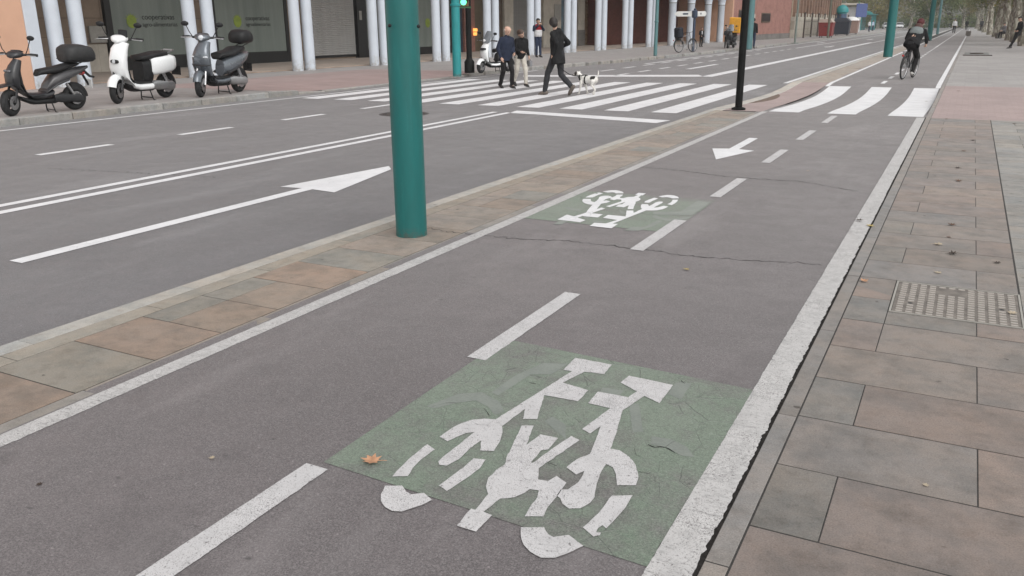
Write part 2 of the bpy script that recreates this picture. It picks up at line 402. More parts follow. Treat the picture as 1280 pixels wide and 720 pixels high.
M_DKPL = simple('charcoal_plastic', (.022, .022, .024), .45, spec=.35)
M_CHROME = simple('bare_metal', (.45, .45, .46), .3, 1.0)
M_ALU = simple('cast_aluminium', (.42, .42, .43), .42, .85)
M_WPAINT = simple('white_body_paint', (.78, .79, .80), .25, 0, .6, .02, 1.0)
M_GPAINT = simple('grey_body_paint', (.12, .135, .155), .3, .45, .6, .03, 1.0)
M_BPAINT = simple('black_body_paint', (.016, .016, .019), .42, 0, .25, .05, 1.0)
M_VINYL = simple('seat_vinyl', (.014, .014, .015), .55, spec=.3)
M_GLASSY = simple('dark_glass', (.015, .017, .02), .08, 0, 0, .02)
M_LENS = simple('lamp_lens', (.55, .57, .6), .1, 0, .5, .02)
M_REDLENS = simple('red_lens', (.35, .02, .02), .15, 0, .5, .02)
M_MIRROR = simple('mirror_glass', (.5, .52, .55), .06, 1.0, 0, .02)
M_SKIN = simple('skin', (.52, .33, .25), .55, var=.06)
M_HAIRD = simple('dark_hair', (.018, .013, .011), .6)
M_HAIRBR = simple('brown_hair', (.055, .032, .022), .6)
M_HAIRGR = simple('grey_hair', (.42, .40, .38), .7)
M_EYE = simple('eye', (.02, .015, .015), .2)
def cloth(name, c, rough=.85): return simple('cloth_'+name, c, rough, 0, 0, .16, 11, .25)
M_PANEL = None
# ================================================================ the setting: ground, road, lane, pavements
ZR = -0.10            # carriageway level
Y0, Y1 = 15.05, 23.10  # lowered crossing
def smooth(t): t = max(0, min(1, t)); return t*t*(3-2*t)
def dip(y):
    if y <= Y0 or y >= Y1: return 0.0
    K = [(15.05, 0), (15.7, -.012), (16.5, -.042), (17.4, -.074), (18.5, -.103), (19.6, -.118), (20.4, -.117), (21.2, -.096), (22.0, -.056), (22.6, -.022), (23.1, 0)]
    for (a, za), (b, zb) in zip(K, K[1:]):
        if a <= y <= b: return za+(zb-za)*(y-a)/(b-a)
    return 0.0
def ys_between(a, b):
    ys = {a, b}
    for k in range(0, 41):
        q = Y0+(Y1-Y0)*k/40
        if a < q < b: ys.add(q)
    return sorted(ys)
def sheet(name, x0, x1, y0, y1, z, mat, parent=None, prof=None, kind=None):
    ys = ys_between(y0, y1) if prof else [y0, y1]
    mb = MB(); f = prof or (lambda y: 0)
    mb.add([(x, y, z+f(y)) for y in ys for x in (x0, x1)], [(2*i, 2*i+1, 2*i+3, 2*i+2) for i in range(len(ys)-1)])
    o = mb.build(name, mat, parent)
    if kind: o['kind'] = kind
    return o
def flat(name, pts, mat, parent, z=None, ragged=0.0, seg=.03, thick=0.0):
    """a flat painted shape; pts are Vectors on the ground; ragged wobbles the outline a little"""
    P = [Vector((p[0], p[1], 0)) for p in pts]; zz = pts[0][2] if z is None else z
    if ragged:
        Q = []; n = len(P)
        for i in range(n):
            a, b = P[i], P[(i+1) % n]; L = (b-a).length; k = max(1, int(L/seg))
            nn = Vector((-(b-a).y, (b-a).x, 0)); nn = nn.normalized() if nn.length > 1e-9 else nn
            for j in range(k):
                Q.append(a.lerp(b, j/k) + (nn*random.gauss(0, ragged) if j else Vector()))
        P = Q
    mb = MB(); mb.add([(p.x, p.y, zz) for p in P], [tuple(range(len(P)))])
    me = mb.mesh(name, [mat])
    if me.polygons and me.polygons[0].normal.z < 0: me.flip_normals()
    return link(name, me, None, parent)

tag(sheet('ground', -900, 900, -300, 2500, -0.32, M_EARTH), kind='structure')
road = tag(sheet('road', -34, -3.60, -40, 700, ZR, M_ROAD), kind='structure')
lane = tag(sheet('bike_lane', -3.10, -0.478, -12, 320, 0.0, M_LANE, prof=dip), kind='structure')

# ---- right pavement
pavement = tag(sheet('pavement_right', -0.482, 3.65, -6, 15.02, -0.0014, M_MORTAR), kind='structure')
def cbox_mesh(key, w, l, h, ch, cache={}):
    k = (key, round(w, 3), round(l, 3), round(h, 3))
    if k not in cache:
        mb = MB(); c = ch
        a = [(-w/2, -l/2), (w/2, -l/2), (w/2, l/2), (-w/2, l/2)]; b = [(-w/2+c, -l/2+c), (w/2-c, -l/2+c), (w/2-c, l/2-c), (-w/2+c, l/2-c)]
        vs = [(x, y, -h) for x, y in a]+[(x, y, -c*.8) for x, y in a]+[(x, y, 0) for x, y in b]
        fs = [(8, 9, 10, 11)]
        for i in range(4):
            j = (i+1) % 4; fs += [(i, j, 4+j, 4+i), (4+i, 4+j, 8+j, 8+i)]
        mb.add(vs, fs); cache[k] = mb.mesh(key)
    return cache[k]
def slab(name, x0, x1, y0, y1, col, parent, mat, h=.06, gap=.0045, ch=.0012, dz=0.0, tilt=.0006, gy=1.5):
    me = cbox_mesh(name+('_'+mat.name), x1-x0-gap, y1-y0-gap*gy, h, ch)
    if not me.materials: me.materials.append(mat)
    o = link(name, me, None, parent, ((x0+x1)/2, (y0+y1)/2, dz+random.uniform(-.0004, .0006)))
    o.rotation_euler = (random.gauss(0, tilt), random.gauss(0, tilt), 0); o.color = (*col, 1); return o
def jit(c, k=.08):
    f = 1+random.uniform(-k, k); g = random.uniform(-.035, .035); return (c[0]*f*(1+g), c[1]*f, c[2]*f*(1-g))
BROWN, GREYB, GREY, TAN = (.20, .167, .152), (.188, .168, .156), (.186, .174, .162), (.22, .183, .162)
GRX0, GRX1, GRY0, GRY1 = -0.205, 0.425, 4.62, 5.24     # drain cover
row = 0; y = 2.300-0.4215*14
fixed = {2.30: (GREY, BROWN), 2.72: (GREYB, BROWN), 3.14: (GREY, BROWN), 3.56: (GREYB, TAN), 3.98: (BROWN, GREYB), 4.41: (GREY, GREY)}
while y < 15.0:
    y1 = min(y+.4215, 15.03); typeA = (row % 2 == 0)
    cs = None
    for k in fixed:
        if abs(k-y) < .05: cs = fixed[k]
    pool = [BROWN, GREYB, BROWN, GREYB, GREY] if y < 7 else [BROWN, TAN, GREYB, BROWN]
    c1, c2 = (cs or (random.choice(pool), random.choice(pool)))
    xm = -.206 if typeA else .208
    for (a, b, c) in ((-.405, xm, c1), (xm, .416, c2)):
        if b > GRX0+.02 and y1 > GRY0+.05 and y < GRY1-.05:
            continue                                                     # the cover's frame sits here
        slab('paving_slab', a, b, y, y1, jit(c), pavement, M_SLAB)
    y = y1; row += 1
# slabs cut round the cover
for (a, b, ya, yb, c) in ((-.405, GRX0, 4.41, 4.83, GREY), (-.405, GRX0, 4.83, 5.25, GREYB), (GRX0, .208, 4.41, GRY0, GREY), (.208, .416, 4.41, GRY0, BROWN)):
    slab('paving_slab', a, b, ya, yb, jit(c), pavement, M_SLAB)
y = -3.0; row = 0
while y < 15.0:
    y1 = min(y+.4215, 15.03); x = .422 - (.3 if row % 2 else 0)
    first = True
    while x < 3.6:
        xa, xb = max(x, .422), min(x+.6, 3.6)
        if xb-xa > .05 and not (xa < .43 and y1 > GRY0 and y < GRY1 and False):
            slab('paving_slab', xa, xb, y, y1, jit(random.choice([(.235, .228, .217), (.215, .208, .197), (.25, .24, .225)])), pavement, M_SLAB)
        x += .6
    y = y1; row += 1
# kerb stones between lane and pavement
y = 3.125-1.06*6
while y < 44:
    y1 = y+1.06
    slab('kerb_stone', -.479, -.4075, y, y1, jit((.215, .20, .19), .12), pavement, M_KERB, h=.16, gap=.0035, ch=.0014)
    y = y1
sheet('kerb_strip', -.479, -.4075, 44.2, 330, -.002, M_KERB, pavement).color = (.215, .2, .19, 1)
# lowered-crossing pavement and what lies beyond
sheet('red_paving', -.405, 1.9, 15.035, 22.9, -.003, M_REDPAVE, pavement)
sheet('beyond_paving', 1.904, 5.5, 15.035, 22.9, -.005, M_PROM, pavement)
sheet('beyond_paving', -.405, 5.5, 22.905, 330, -.004, M_PROM, pavement)
tag(sheet('promenade', 3.66, 40, -6, 330, -.03, M_EARTH), kind='structure')

# ---- refuge island between road and lane
island = tag(sheet('traffic_island', -3.93, -3.03, -12, 260, -.0016, M_MORTAR, prof=lambda q: dip(q)*.7-(.02 if Y0 < q < Y1 else 0)), kind='structure')
MB().box(-3.940, -3.02, -12, Y0-.02, -.3, -.02).build('island_core', M_MORTAR, island)
MB().box(-3.940, -3.02, Y1+.02, 260, -.3, -.02).build('island_core', M_MORTAR, island)
OR, GI, BR2 = (.262, .198, .156), (.215, .205, .183), (.238, .198, .166)
seq = {0: (GI, None), 1: (OR, None), 2: (GI, BR2), 3: (GI, BR2), 4: (OR, None), 5: (GI, None), 6: (BR2, None), 7: (BR2, None)}
for k in range(-12, 33):
    ya = 2.015+.403*k; yb = ya+.403
    if yb > Y0: break
    a, b = seq.get(k, (random.choice([BR2, BR2, OR, GI]), random.choice([None, None, BR2, GI])))
    if k >= 6: a = random.choice([(.25, .208, .176), (.243, .2, .167), (.235, .205, .178)])
    if b is None: slab('paving_slab', -3.686, -3.122, ya, yb, jit(a), island, M_SLAB)
    else:
        slab('paving_slab', -3.686, -3.49, ya, yb, jit(a), island, M_SLAB); slab('paving_slab', -3.49, -3.122, ya, yb, jit(b), island, M_SLAB)
y = 2.132-.824*10
while y < Y0-.3:
    yb = min(y+.824, Y0-.02); slab('kerb_stone', -3.82, -3.688, y, yb, jit((.275, .245, .205), .15), island, M_KERB, h=.2, gap=.003, ch=.0014); y += .824
y = 2.3-1.0*9
while y < Y0-.3:
    yb = min(y+1.0, Y0-.02); slab('kerb_stone', -3.944, -3.821, y, yb, jit((.37, .36, .34), .05), island, M_KERB, h=.25, gap=.002, ch=.0014); y += 1.0
y = 2.05-1.05*9
while y < Y0-.3:
    yb = min(y+1.05, Y0-.02); slab('kerb_stone', -3.120, -3.044, y, yb, jit((.235, .215, .195), .1), island, M_KERB, h=.2, gap=.003, ch=.0014); y += 1.05
# the dropped part at the crossing
idip = lambda y: dip(y)*.7
sheet('red_paving', -3.70, -3.03, Y0-.015, Y1+.02, .0, M_REDPAVE, island, prof=idip)
for k in range(9):
    ya = Y0-.01+.9*k; yb = min(ya+.9, Y1+.01)
    o = slab('kerb_stone', -3.944, -3.705, ya, yb, jit((.44, .42, .39), .06), island, M_KERB, h=.2, gap=.004, ch=.012, dz=dip((ya+yb)/2)*.7+.004)
    o.rotation_euler.x = math.atan((dip(yb)-dip(ya))*.7/(yb-ya))
# silt and leaf dirt gathered behind the dropped kerb
dm = NT('gutter_silt'); p_ = dm.pos(); dm.col(dm.mix(dm.rng(dm.noise(p_, 18, 4, .7), .35, .65), (.09, .06, .045), (.2, .15, .12))); dm.rough(.95); dm.bump(dm.noise(p_, 60, 4), .8, .01)
mb = MB(); pts = []
for k in range(12):
    t = k/11; yy = 17.0+3.0*t; hw = .16*sin(pi*t)**.7+.004
    pts.append((-3.70, yy)); mb.v += [(-3.703, yy, idip(yy)+.004), (-3.70+hw*.55, yy, idip(yy)+.02*sin(pi*t)+.004), (-3.70+hw*1.3, yy, idip(yy)+.002)]
mb.f = [(3*i+j, 3*i+j+1, 3*i+j+4, 3*i+j+3) for i in range(11) for j in (0, 1)]; mb.m = [0]*len(mb.f)
o = mb.build('silt_patch', dm.mat, island, 60); o['kind'] = 'stuff'
y = Y1+.02
while y < 60:
    slab('kerb_stone', -3.944, -3.70, y, y+1.5, jit((.40, .385, .355), .08), island, M_KERB, h=.25, gap=.004, ch=.014)
    slab('paving_slab', -3.698, -3.04, y, y+1.5, jit((.31, .265, .225), .08), island, M_SLAB); y += 1.5
sheet('kerb_strip', -3.944, -3.70, y, 260, .0, M_KERB, island).color = (.4, .385, .355, 1); sheet('far_paving', -3.698, -3.04, y, 260, -.003, make_paving('island_far_tiles', (.29, .25, .215), .6, .4), island)

# ---- far pavement (follows the kerb's line)
FK = [(-14.15, -40), (-14.15, 24), (-13.9, 28), (-13.1, 34), (-12.4, 46), (-12.05, 70), (-12.1, 330)]
def fkx(y):
    for (xa, ya), (xb, yb) in zip(FK, FK[1:]):
        if ya <= y <= yb: return xa+(xb-xa)*(y-ya)/(yb-ya)
    return FK[-1][0]
ZF = 0.02
def strip_poly(off0, off1, y0, y1, z, name, mat, parent, n=24):
    mb = MB(); ys = sorted({y0+(y1-y0)*k/n for k in range(n+1)} | {q for _, q in FK if y0 < q < y1})
    mb.add([(fkx(q)+o, q, z) for q in ys for o in (off0, off1)], [(2*i, 2*i+1, 2*i+3, 2*i+2) for i in range(len(ys)-1)])
    return mb.build(name, mat, parent)
farpave = tag(strip_poly(-7.4, -.16, -40, 15.4, ZF-.004, 'pavement_far', M_FARPAVE, None), kind='structure')
strip_poly(-7.4, -.16, 24.8, 330, ZF-.004, 'paving_sheet', M_FARPAVE, farpave); strip_poly(-7.4, -2.2, 15.4, 24.8, ZF-.004, 'paving_sheet', M_FARPAVE, farpave)
mb = MB(); mb.add([(-70, -40, ZF-.008), (-19.5, -40, ZF-.008), (-19.5, 120, ZF-.008), (-70, 120, ZF-.008)], [(0, 1, 2, 3)]); mb.build('back_paving', M_FARPAVE, farpave)
strip_poly(-4.6, -2.2, 15.4, 24.8, ZF, 'red_paving', M_REDPAVE_FAR, farpave)
def kdrop(y): return -.085*smooth(min((y-15.4)/1.3, (24.8-y)/1.3)) if 15.4 < y < 24.8 else 0.0
mb = MB(); ys = [15.4+9.4*k/30 for k in range(31)]
mb.add([(fkx(q)+o, q, ZF+kdrop(q)*e) for q in ys for o, e in ((-2.2, 0), (-.161, 1))], [(2*i, 2*i+1, 2*i+3, 2*i+2) for i in range(30)]); mb.build('red_paving', M_REDPAVE_FAR, farpave)
y = -6.0; nk = 0
while y < 75:
    L = 1.0 if y < 40 else 2.5
    xa = fkx(y+L/2); drop = kdrop(y+L/2)+.003
    slab('kerb_stone', xa-.16, xa, y, y+L, jit((.30, .295, .285), .12), farpave, M_KERB, h=.25, gap=.012, ch=.02, dz=ZF+drop).rotation_euler.x = math.atan((kdrop(y+L)-kdrop(y))/L); y += L
strip_poly(-.16, 0, 75, 330, ZF-.002, 'kerb_strip', M_KERB, farpave).color = (.3, .295, .285, 1)
mb = MB(); ys = [75+8*k for k in range(32)]
mb.add([(fkx(q), q, z) for q in ys for z in (ZR-.05, ZF)], [(2*i, 2*i+2, 2*i+3, 2*i+1) for i in range(len(ys)-1)]); mb.build('kerb_face', M_KERB, farpave).color = (.3, .295, .285, 1)

# ================================================================ painted markings
def line(parent, x0, x1, y0, y1, z, mat, name='white_line', prof=None, rag=.0):
    if not rag: return sheet(name, x0, x1, y0, y1, z, mat, parent, prof)
    n = int((y1-y0)/.014); L = []; R = []
    dl = dr = 0
    for k in range(n+1):
        yy = y0+(y1-y0)*k/n; dl = dl*.5+random.gauss(0, rag*.25); dr = dr*.3+random.gauss(0, rag*.55)
        L.append((x0+dl, yy)); R.append((x1+dr, yy))
    mb = MB(); f = prof or (lambda q: 0)
    mb.add([q for a, b in zip(L, R) for q in ((a[0], a[1], z+f(a[1])), (b[0], b[1], z+f(a[1])))], [(2*i, 2*i+1, 2*i+3, 2*i+2) for i in range(n)])
    return mb.build(name, mat, parent)
ZP = .002
line(lane, -3.032, -2.935, -12, Y0, ZP, M_WHITE_EDGE, rag=.0025)
line(lane, -3.032, -2.935, 22.3, 200, ZP, M_WHITE_NEW, prof=dip)
line(lane, -.612, -.489, -8, 8, ZP, M_WHITE_EDGE, rag=.0035); line(lane, -.612, -.491, 8, Y0-.05, ZP, M_WHITE_EDGE, rag=.003)
line(lane, -.60, -.495, 22.4, 200, ZP, M_WHITE_NEW, prof=dip)
sheet('gutter_gap', -.500, -.476, -8, Y0, .0012, simple('gutter_dirt', (.02, .018, .017), .98, var=.5, scale=40, spec=.1), lane)
dash = [(1.24, 1.985), (3.085, 4.18), (5.24, 6.25), (7.27, 8.29), (9.38, 10.47), (11.48, 12.58), (13.62, 14.75)]
dash += [(23.15+2.11*k, 24.2+2.11*k) for k in range(16)]
dash = [(-.98-2.11*k, .08-2.11*k) for k in range(2)] + dash
for a, b in dash: line(lane, -1.858, -1.762, a, b, ZP+.0015, M_WHITE if b < 15 else M_WHITE_NEW, 'lane_dash', rag=.0015)
line(lane, -1.85, -1.77, 56.5, 200, ZP, M_WHITE_NEW)
for a, b in ((-2.93, -2.43), (-1.975, -1.53), (-1.045, -.52)):
    line(lane, a, b, Y0+.05, 22.35, ZP+.001, M_WHITE_NEW, 'crossing_stripe', prof=dip)
# green patches
g1 = flat('green_patch', [(-1.81, 2.02), (-1.81, 3.37), (-.612, 3.30), (-.612, 1.96)], M_GREEN, lane, ZP)
g2 = flat('green_patch', [(-2.934, 5.80), (-2.934, 7.05), (-1.765, 7.13), (-1.765, 5.82)], M_GREEN, lane, ZP)
# bicycle symbol, traced in the photo
s_ = 4.923
def z1(x, y): return (460+x/s_, 430+y/s_)
def z2(x, y): return (460+x/s_, 560+y/s_)
def z3(x, y): return (640+x/s_, 430+y/s_)
def z4(x, y): return (640+x/s_, 560+y/s_)
SYM = [
 [z3(390,90), z3(615,132), z3(568,190), z3(445,176), z3(312,243), z3(470,290), z3(405,358), z3(198,320), z3(155,468), z3(68,468), z3(82,405), z1(825,512), z1(828,550), z1(810,610), z1(775,665), z1(690,662), z1(697,598), z2(640,0), z2(560,75), z2(485,115), z2(440,110), z2(432,90), z2(480,45), z2(540,0), z1(655,548), z1(600,555), z1(490,605), z1(440,577), z1(500,535), z1(560,500), z1(640,472), z1(720,465), z1(785,470), z3(370,172), z3(316,165)],
 [z1(365,623), z1(412,655), z2(330,75), z2(275,130), z2(245,180), z2(150,182), z2(185,140), z2(250,75)],
 [z2(105,238), z2(210,238), z2(235,275), z2(268,292), z2(345,283), z2(393,325), z2(330,358), z2(210,398), z2(150,395), z2(105,370), z2(80,335), z2(80,290)],
 [z2(650,70), z2(723,78), z2(690,130), z2(610,190), z2(485,272), z2(435,238), z2(520,175), z2(590,125)],
 [z1(945,508), z1(1020,508), z1(975,628), z1(1060,562), z1(1170,585), z1(1110,655), z1(1065,660), z4(180,20), z4(117,96), z4(128,98), z4(240,15), z3(365,572), z3(415,597), z4(355,0), z4(165,130), z4(160,200), z4(222,210), z4(275,178), z4(335,220), z4(280,300), z4(220,370), z4(195,428), z4(78,428), z4(110,370), z4(155,310), z4(165,268), z4(110,260), z2(960,285), z2(900,310), z2(815,318), z2(710,400), z2(763,420), z2(665,522), z2(545,485), z2(635,380), z2(660,388), z2(740,290), z2(725,240), z2(740,190), z2(790,140), z2(840,110), z2(862,40), z1(870,675)],
 [z3(720,200), z3(992,258), z3(908,370), z3(815,325), z3(680,415), z3(640,560), z3(605,650), z4(660,20), z4(720,60), z4(760,110), z4(778,180), z4(762,236), z4(645,236), z4(640,170), z4(620,125), z4(580,105), z4(550,150), z4(520,230), z4(508,310), z4(480,345), z4(420,378), z4(350,380), z4(310,350), z4(298,318), z4(275,300), z4(300,262), z4(345,262), z4(410,215), z4(445,148), z4(395,170), z4(335,125), z4(400,75), z4(480,42), z3(520,580), z3(545,512), z3(480,557), z3(430,530), z3(605,400), z3(468,370), z3(530,298), z3(715,333), z3(768,297), z3(668,242)],
 [z4(615,300), z4(742,298), z4(700,370), z4(640,440), z4(580,502), z4(556,482), z4(530,500), z4(518,522), z4(548,528), z4(540,545), z4(500,552), z4(435,495), z4(530,410)],
 [z4(55,495), z4(198,495), z4(225,540), z4(255,555), z4(350,542), z4(440,610), z4(330,660), z4(265,683), z4(180,683), z4(110,645), z4(70,600), z4(55,550)],
]
def sym_mesh(name, polys, mat, parent, xf, z):
    bm = bmesh.new()
    for poly in polys:
        pts = [xf(G(*p)) for p in poly]; n = len(pts); vs = []
        for i in range(n):
            a, b = pts[i], pts[(i+1) % n]; k = max(1, int((b-a).length/.02)); nn = Vector((-(b-a).y, (b-a).x, 0)).normalized()
            for j in range(k):
                q = a.lerp(b, j/k) + (nn*random.gauss(0, .0009) if j else Vector()); vs.append(bm.verts.new((q.x, q.y, z)))
        bm.faces.new(vs)
    bmesh.ops.triangulate(bm, faces=bm.faces)
    bmesh.ops.recalc_face_normals(bm, faces=bm.faces)
    for f in bm.faces:
        if f.normal.z < 0: f.normal_flip()
    me = bpy.data.meshes.new(name); bm.to_mesh(me); bm.free(); me.materials.append(mat); return link(name, me, None, parent)
GH = [[z3(1010,240), z3(1105,245), z3(1040,345), z3(955,310)], [z3(720,372), z3(782,372), z3(808,545), z3(742,548)],
      [z1(1080,120), z1(1230,125), z1(1130,190), z1(1000,190), z1(880,270), z1(800,320), z1(760,300), z1(900,200)],
      [z1(560,310), z1(700,300), z1(810,360), z1(840,420), z1(780,440), z1(740,390), z1(660,350), z1(560,365), z1(400,400), z1(360,385)],
      [z3(330,590), z3(200,480), z3(250,450), z3(330,500)], [z3(560,270), z3(690,290), z3(660,320), z3(540,300)],
      [z3(860,570), z3(980,590), z3(1080,640), z3(1120,700), z3(1040,690), z3(950,640), z3(850,620)]]
ident = lambda p: p
GC, FC = Vector((-1.235, 2.63, 0)), Vector((-2.36, 6.42, 0))
rot180 = lambda p: Vector((FC.x-(p.x-GC.x), FC.y-(p.y-GC.y), 0))
sym_mesh('faded_symbol', GH, M_GHOST, lane, ident, ZP+.0008)
sym_mesh('bicycle_symbol', SYM, M_WHITE, lane, ident, ZP+.0024)
sym_mesh('faded_symbol', GH, M_GHOST, lane, lambda p: rot180(p)+Vector((.1, -.1, 0)), ZP+.0008)
sym_mesh('bicycle_symbol', SYM, M_WHITE_NEW, lane, rot180, ZP+.0024)
flat('faded_symbol', [(-2.06, 6.35), (-1.78, 6.45), (-1.78, 7.0), (-1.9, 7.05), (-1.9, 6.55), (-2.1, 6.45)], M_GHOST, lane, ZP+.0016)
# arrow in the far half of the lane
flat('lane_arrow', [(-2.619, 10.24), (-2.355, 9.40), (-2.12, 10.25), (-2.315, 10.31), (-2.325, 11.42), (-2.44, 11.43), (-2.43, 10.31)], M_WHITE_NEW, lane, ZP)
# cracks
M_CRACK = simple('crack_shadow', (.012, .011, .011), .95, var=.3, scale=30)  # near-black colour of the crack strips
def crack(pts, w, parent, z=.0015, jitter=.012):
    P = []
    for a, b in zip(pts, pts[1:]):
        a = Vector(a); b = Vector(b); k = max(2, int((b-a).length/.025))
        for j in range(k): P.append(a.lerp(b, j/k)+Vector((0, random.gauss(0, jitter))))
    mb = MB(); n = len(P)
    for i, p in enumerate(P):
        ww = w*random.uniform(.15, 1.25)*(.4+.6*sin(pi*i/(n-1))**.3); mb.v += [(p.x, p.y-ww/2, z), (p.x, p.y+ww/2, z)]
    mb.f = [(2*i, 2*i+2, 2*i+3, 2*i+1) for i in range(n-1)]; mb.m = [0]*len(mb.f)
    return mb.build('crack', M_CRACK, parent)
def gp(l): return [(*G(*q).xy,) for q in l]
crack(gp([(535,285),(560,290),(620,296),(640,298),(700,301),(780,309),(820,314),(860,320),(920,325),(985,328),(1033,331)]), .012, lane)
crack(gp([(770,207),(800,209),(850,213),(900,220),(950,224),(1000,227),(1076,240)]), .014, lane)
c_ = lambda *l: [(*G(*z3(*q)).xy,) for q in l]
for l in (c_((835,625),(880,638),(940,640),(985,610),(1028,594)), c_((940,640),(985,660),(1020,685)), c_((105,240),(190,258)), c_((1090,180),(1040,230),(1090,260))): crack(l, .006, lane, .0035, .0015)
c_ = lambda *l: [(*G(*z4(*q)).xy,) for q in l]
for l in (c_((780,150),(840,162),(860,160)), c_((860,160),(845,205),(800,235)), c_((1060,212),(1130,235)), c_((750,0),(765,50),(810,60)), c_((220,95),(330,130))): crack(l, .005, lane, .0035, .0015)
c_ = lambda *l: [(*G(*z1(*q)).xy,) for q in l]
for l in (c_((390,390),(480,368),(600,366)), c_((990,240),(1090,262)), c_((100,520),(180,525)), c_((30,660),(40,600)), c_((510,360),(530,330)), c_((710,400),(745,440),(745,470))): crack(l, .004, lane, .0035, .0012)

# road markings
def rpoly(px, mat=M_WHITE_NEW, name='road_marking', lift=.004): return flat(name, [G(u, v, ZR) for u, v in px], mat, road, ZR+lift)
line(road, -7.79, -7.67, -20, 14.1, ZR+.004, M_WHITE_NEW); line(road, -7.50, -7.37, -20, 14.1, ZR+.004, M_WHITE_NEW)
rpoly([(636,141.5), (646,138.4), (838,150.8), (820,154.2), (668,143.2)])
line(road, -5.78, -5.64, 3.42, 6.62, ZR+.004, M_WHITE_NEW)
rpoly([(350,234), (486,208), (489,212), (418,241), (383,236)], name='lane_arrow', lift=.0045)
for a, b in ((6.83, 7.93), (9.13, 10.2), (11.4, 12.5), (13.65, 14.7), (4.5, 5.6)): line(road, -10.56, -10.42, a, b, ZR+.004, M_WHITE_NEW, 'lane_dash')
for k in range(10):
    xa = -5.03-.905*k-(0.02*k); line(road, xa-.02, xa+.46, 15.15+.05*(k > 3), 23.15-.05*k, ZR+.004, M_WHITE_NEW, 'crossing_stripe')
line(road, -13.66, -13.56, -20, 28, ZR+.004, M_WHITE_NEW)
rpoly([(654,94.2), (873,93.6), (880,96), (654,96)])
line(road, -7.2, -6.85, 26.2, 75, ZR+.004, M_WHITE_NEW); line(road, -6.95, -6.8, 75, 220, ZR+.004, M_WHITE_NEW)
for k in range(14): line(road, -9.95, -9.8, 25.9+2.25*k, 27.1+2.25*k, ZR+.004, M_WHITE_NEW, 'lane_dash')
for k in range(12): line(road, -11.35, -11.2, 28.2+2.25*k, 29.5+2.25*k, ZR+.004, M_WHITE_NEW, 'lane_dash')
line(road, -8.95, -8.75, 30.5, 34.5, ZR+.004, M_WHITE_NEW); line(road, -9.95, -9.8, 58, 220, ZR+.004, M_WHITE_NEW); line(road, -11.75, -11.6, 34, 220, ZR+.004, M_WHITE_NEW)
line(road, -4.35, -4.22, 24, 220, ZR+.004, M_WHITE_NEW)
def rarrow(x, y):
    flat('lane_arrow', [(x-.35, y), (x, y-1.6), (x+.35, y), (x+.08, y), (x+.08, y+2.4), (x-.08, y+2.4), (x-.08, y)], M_WHITE_NEW, road, ZR+.004)
for q in ((-8.4, 62), (-8.4, 88), (-10.7, 74)): rarrow(*q)
crack([(-9.4, 6.2), (-7.0, 6.6)], .01, road, ZR+.003, .02); crack([(-12.6, 11.9), (-11.8, 13.3)], .012, road, ZR+.003, .03)
crack([(-13.2, 13.4), (-12.9, 14.6), (-12.6, 15.2)], .014, road, ZR+.003, .03)
# dark sealed patch along the tram-like strip beside the island kerb
# ================================================================ arcade building across the road
BP0 = Vector((-20.75, 15.1, 0)); BD = Vector((2.65, 51.5, 0)).normalized(); BN = Vector((-BD.y, BD.x, 0))   # BN points into the building
def onwall(u, v, off, P=BP0, D=BD, N=BN):
    """where the ray of pixel (u,v) meets the vertical plane `off` behind the column line: (along, height)"""
    d = ray(u, v); o = P+N*off; t = o.dot(N)/Vector((d.x, d.y, 0)).dot(N)
    q = Vector((d.x*t, d.y*t, 0)); return (q-P).dot(D), CAM_H+d.z*t
def stone_wall(name, base, bw, bh, var=.08, mort=.02, mc=(.7, .68, .66)):
    m = NT(name); tc = m.n('ShaderNodeTexCoord').outputs['Object']
    sx = m.n('ShaderNodeSeparateXYZ', Vector=tc); v = m.n('ShaderNodeCombineXYZ', X=sx.outputs[0], Y=sx.outputs[2]).outputs[0]
    br = m.n('ShaderNodeTexBrick'); m.set(br.inputs['Vector'], v); br.inputs['Scale'].default_value = 1
    br.inputs['Brick Width'].default_value = bw; br.inputs['Row Height'].default_value = bh; br.inputs['Mortar Size'].default_value = mort*bh
    br.inputs['Color1'].default_value = tuple(q*(1+var) for q in base)+(1,); br.inputs['Color2'].default_value = tuple(q*(1-var) for q in base)+(1,)
    br.inputs['Mortar'].default_value = tuple(q*k for q, k in zip(base, mc))+(1,)
    c = m.mix(m.rng(m.noise(tc, 1.3, 5, .65), .4, .7), br.outputs['Color'], m.mix(1.0, br.outputs['Color'], (.72, .72, .72), 'MULTIPLY'))
    m.col(c); m.rough(.85); m.bump(br.outputs['Fac'], .3, .01); m.spec(.3); return m.mat
M_STONE = stone_wall('brown_stone', (.30, .235, .185), 1.2, .6); M_CREAM = stone_wall('cream_render', (.55, .51, .45), 3, 1.5, .02, .004)
M_DADO = stone_wall('grey_dado_stone', (.2, .185, .175), .9, .45); M_REDBRICK = stone_wall('dark_red_brick', (.12, .04, .03), .25, .07, .2, .1)
M_PINK = stone_wall('terracotta_brick', (.36, .185, .155), .26, .075, .1, .1, (.9, .9, .9)); M_PEACH = simple('peach_render', (.55, .33, .23), .85, var=.07, scale=1.2)
M_COLUMN = None
def mk_col():
    m = NT('white_column_paint'); p = m.pos(obj=True); sz = m.n('ShaderNodeSeparateXYZ', Vector=p).outputs[2]
    c = m.mix(m.rng(m.noise(p, 2.2, 5, .65), .4, .72), (.52, .56, .62), (.475, .51, .565))
    c = m.mix(m.math('MULTIPLY', m.rng(sz, .45, .0), m.rng(m.noise(p, 9, 4, .7), .42, .62)), c, (.3, .28, .26))
    m.col(c); m.rough(.6); m.bump(m.noise(p, 30, 3), .12, .003); return m.mat
M_COLUMN = mk_col()
M_FRAME = simple('black_window_frame', (.012, .012, .013), .4)
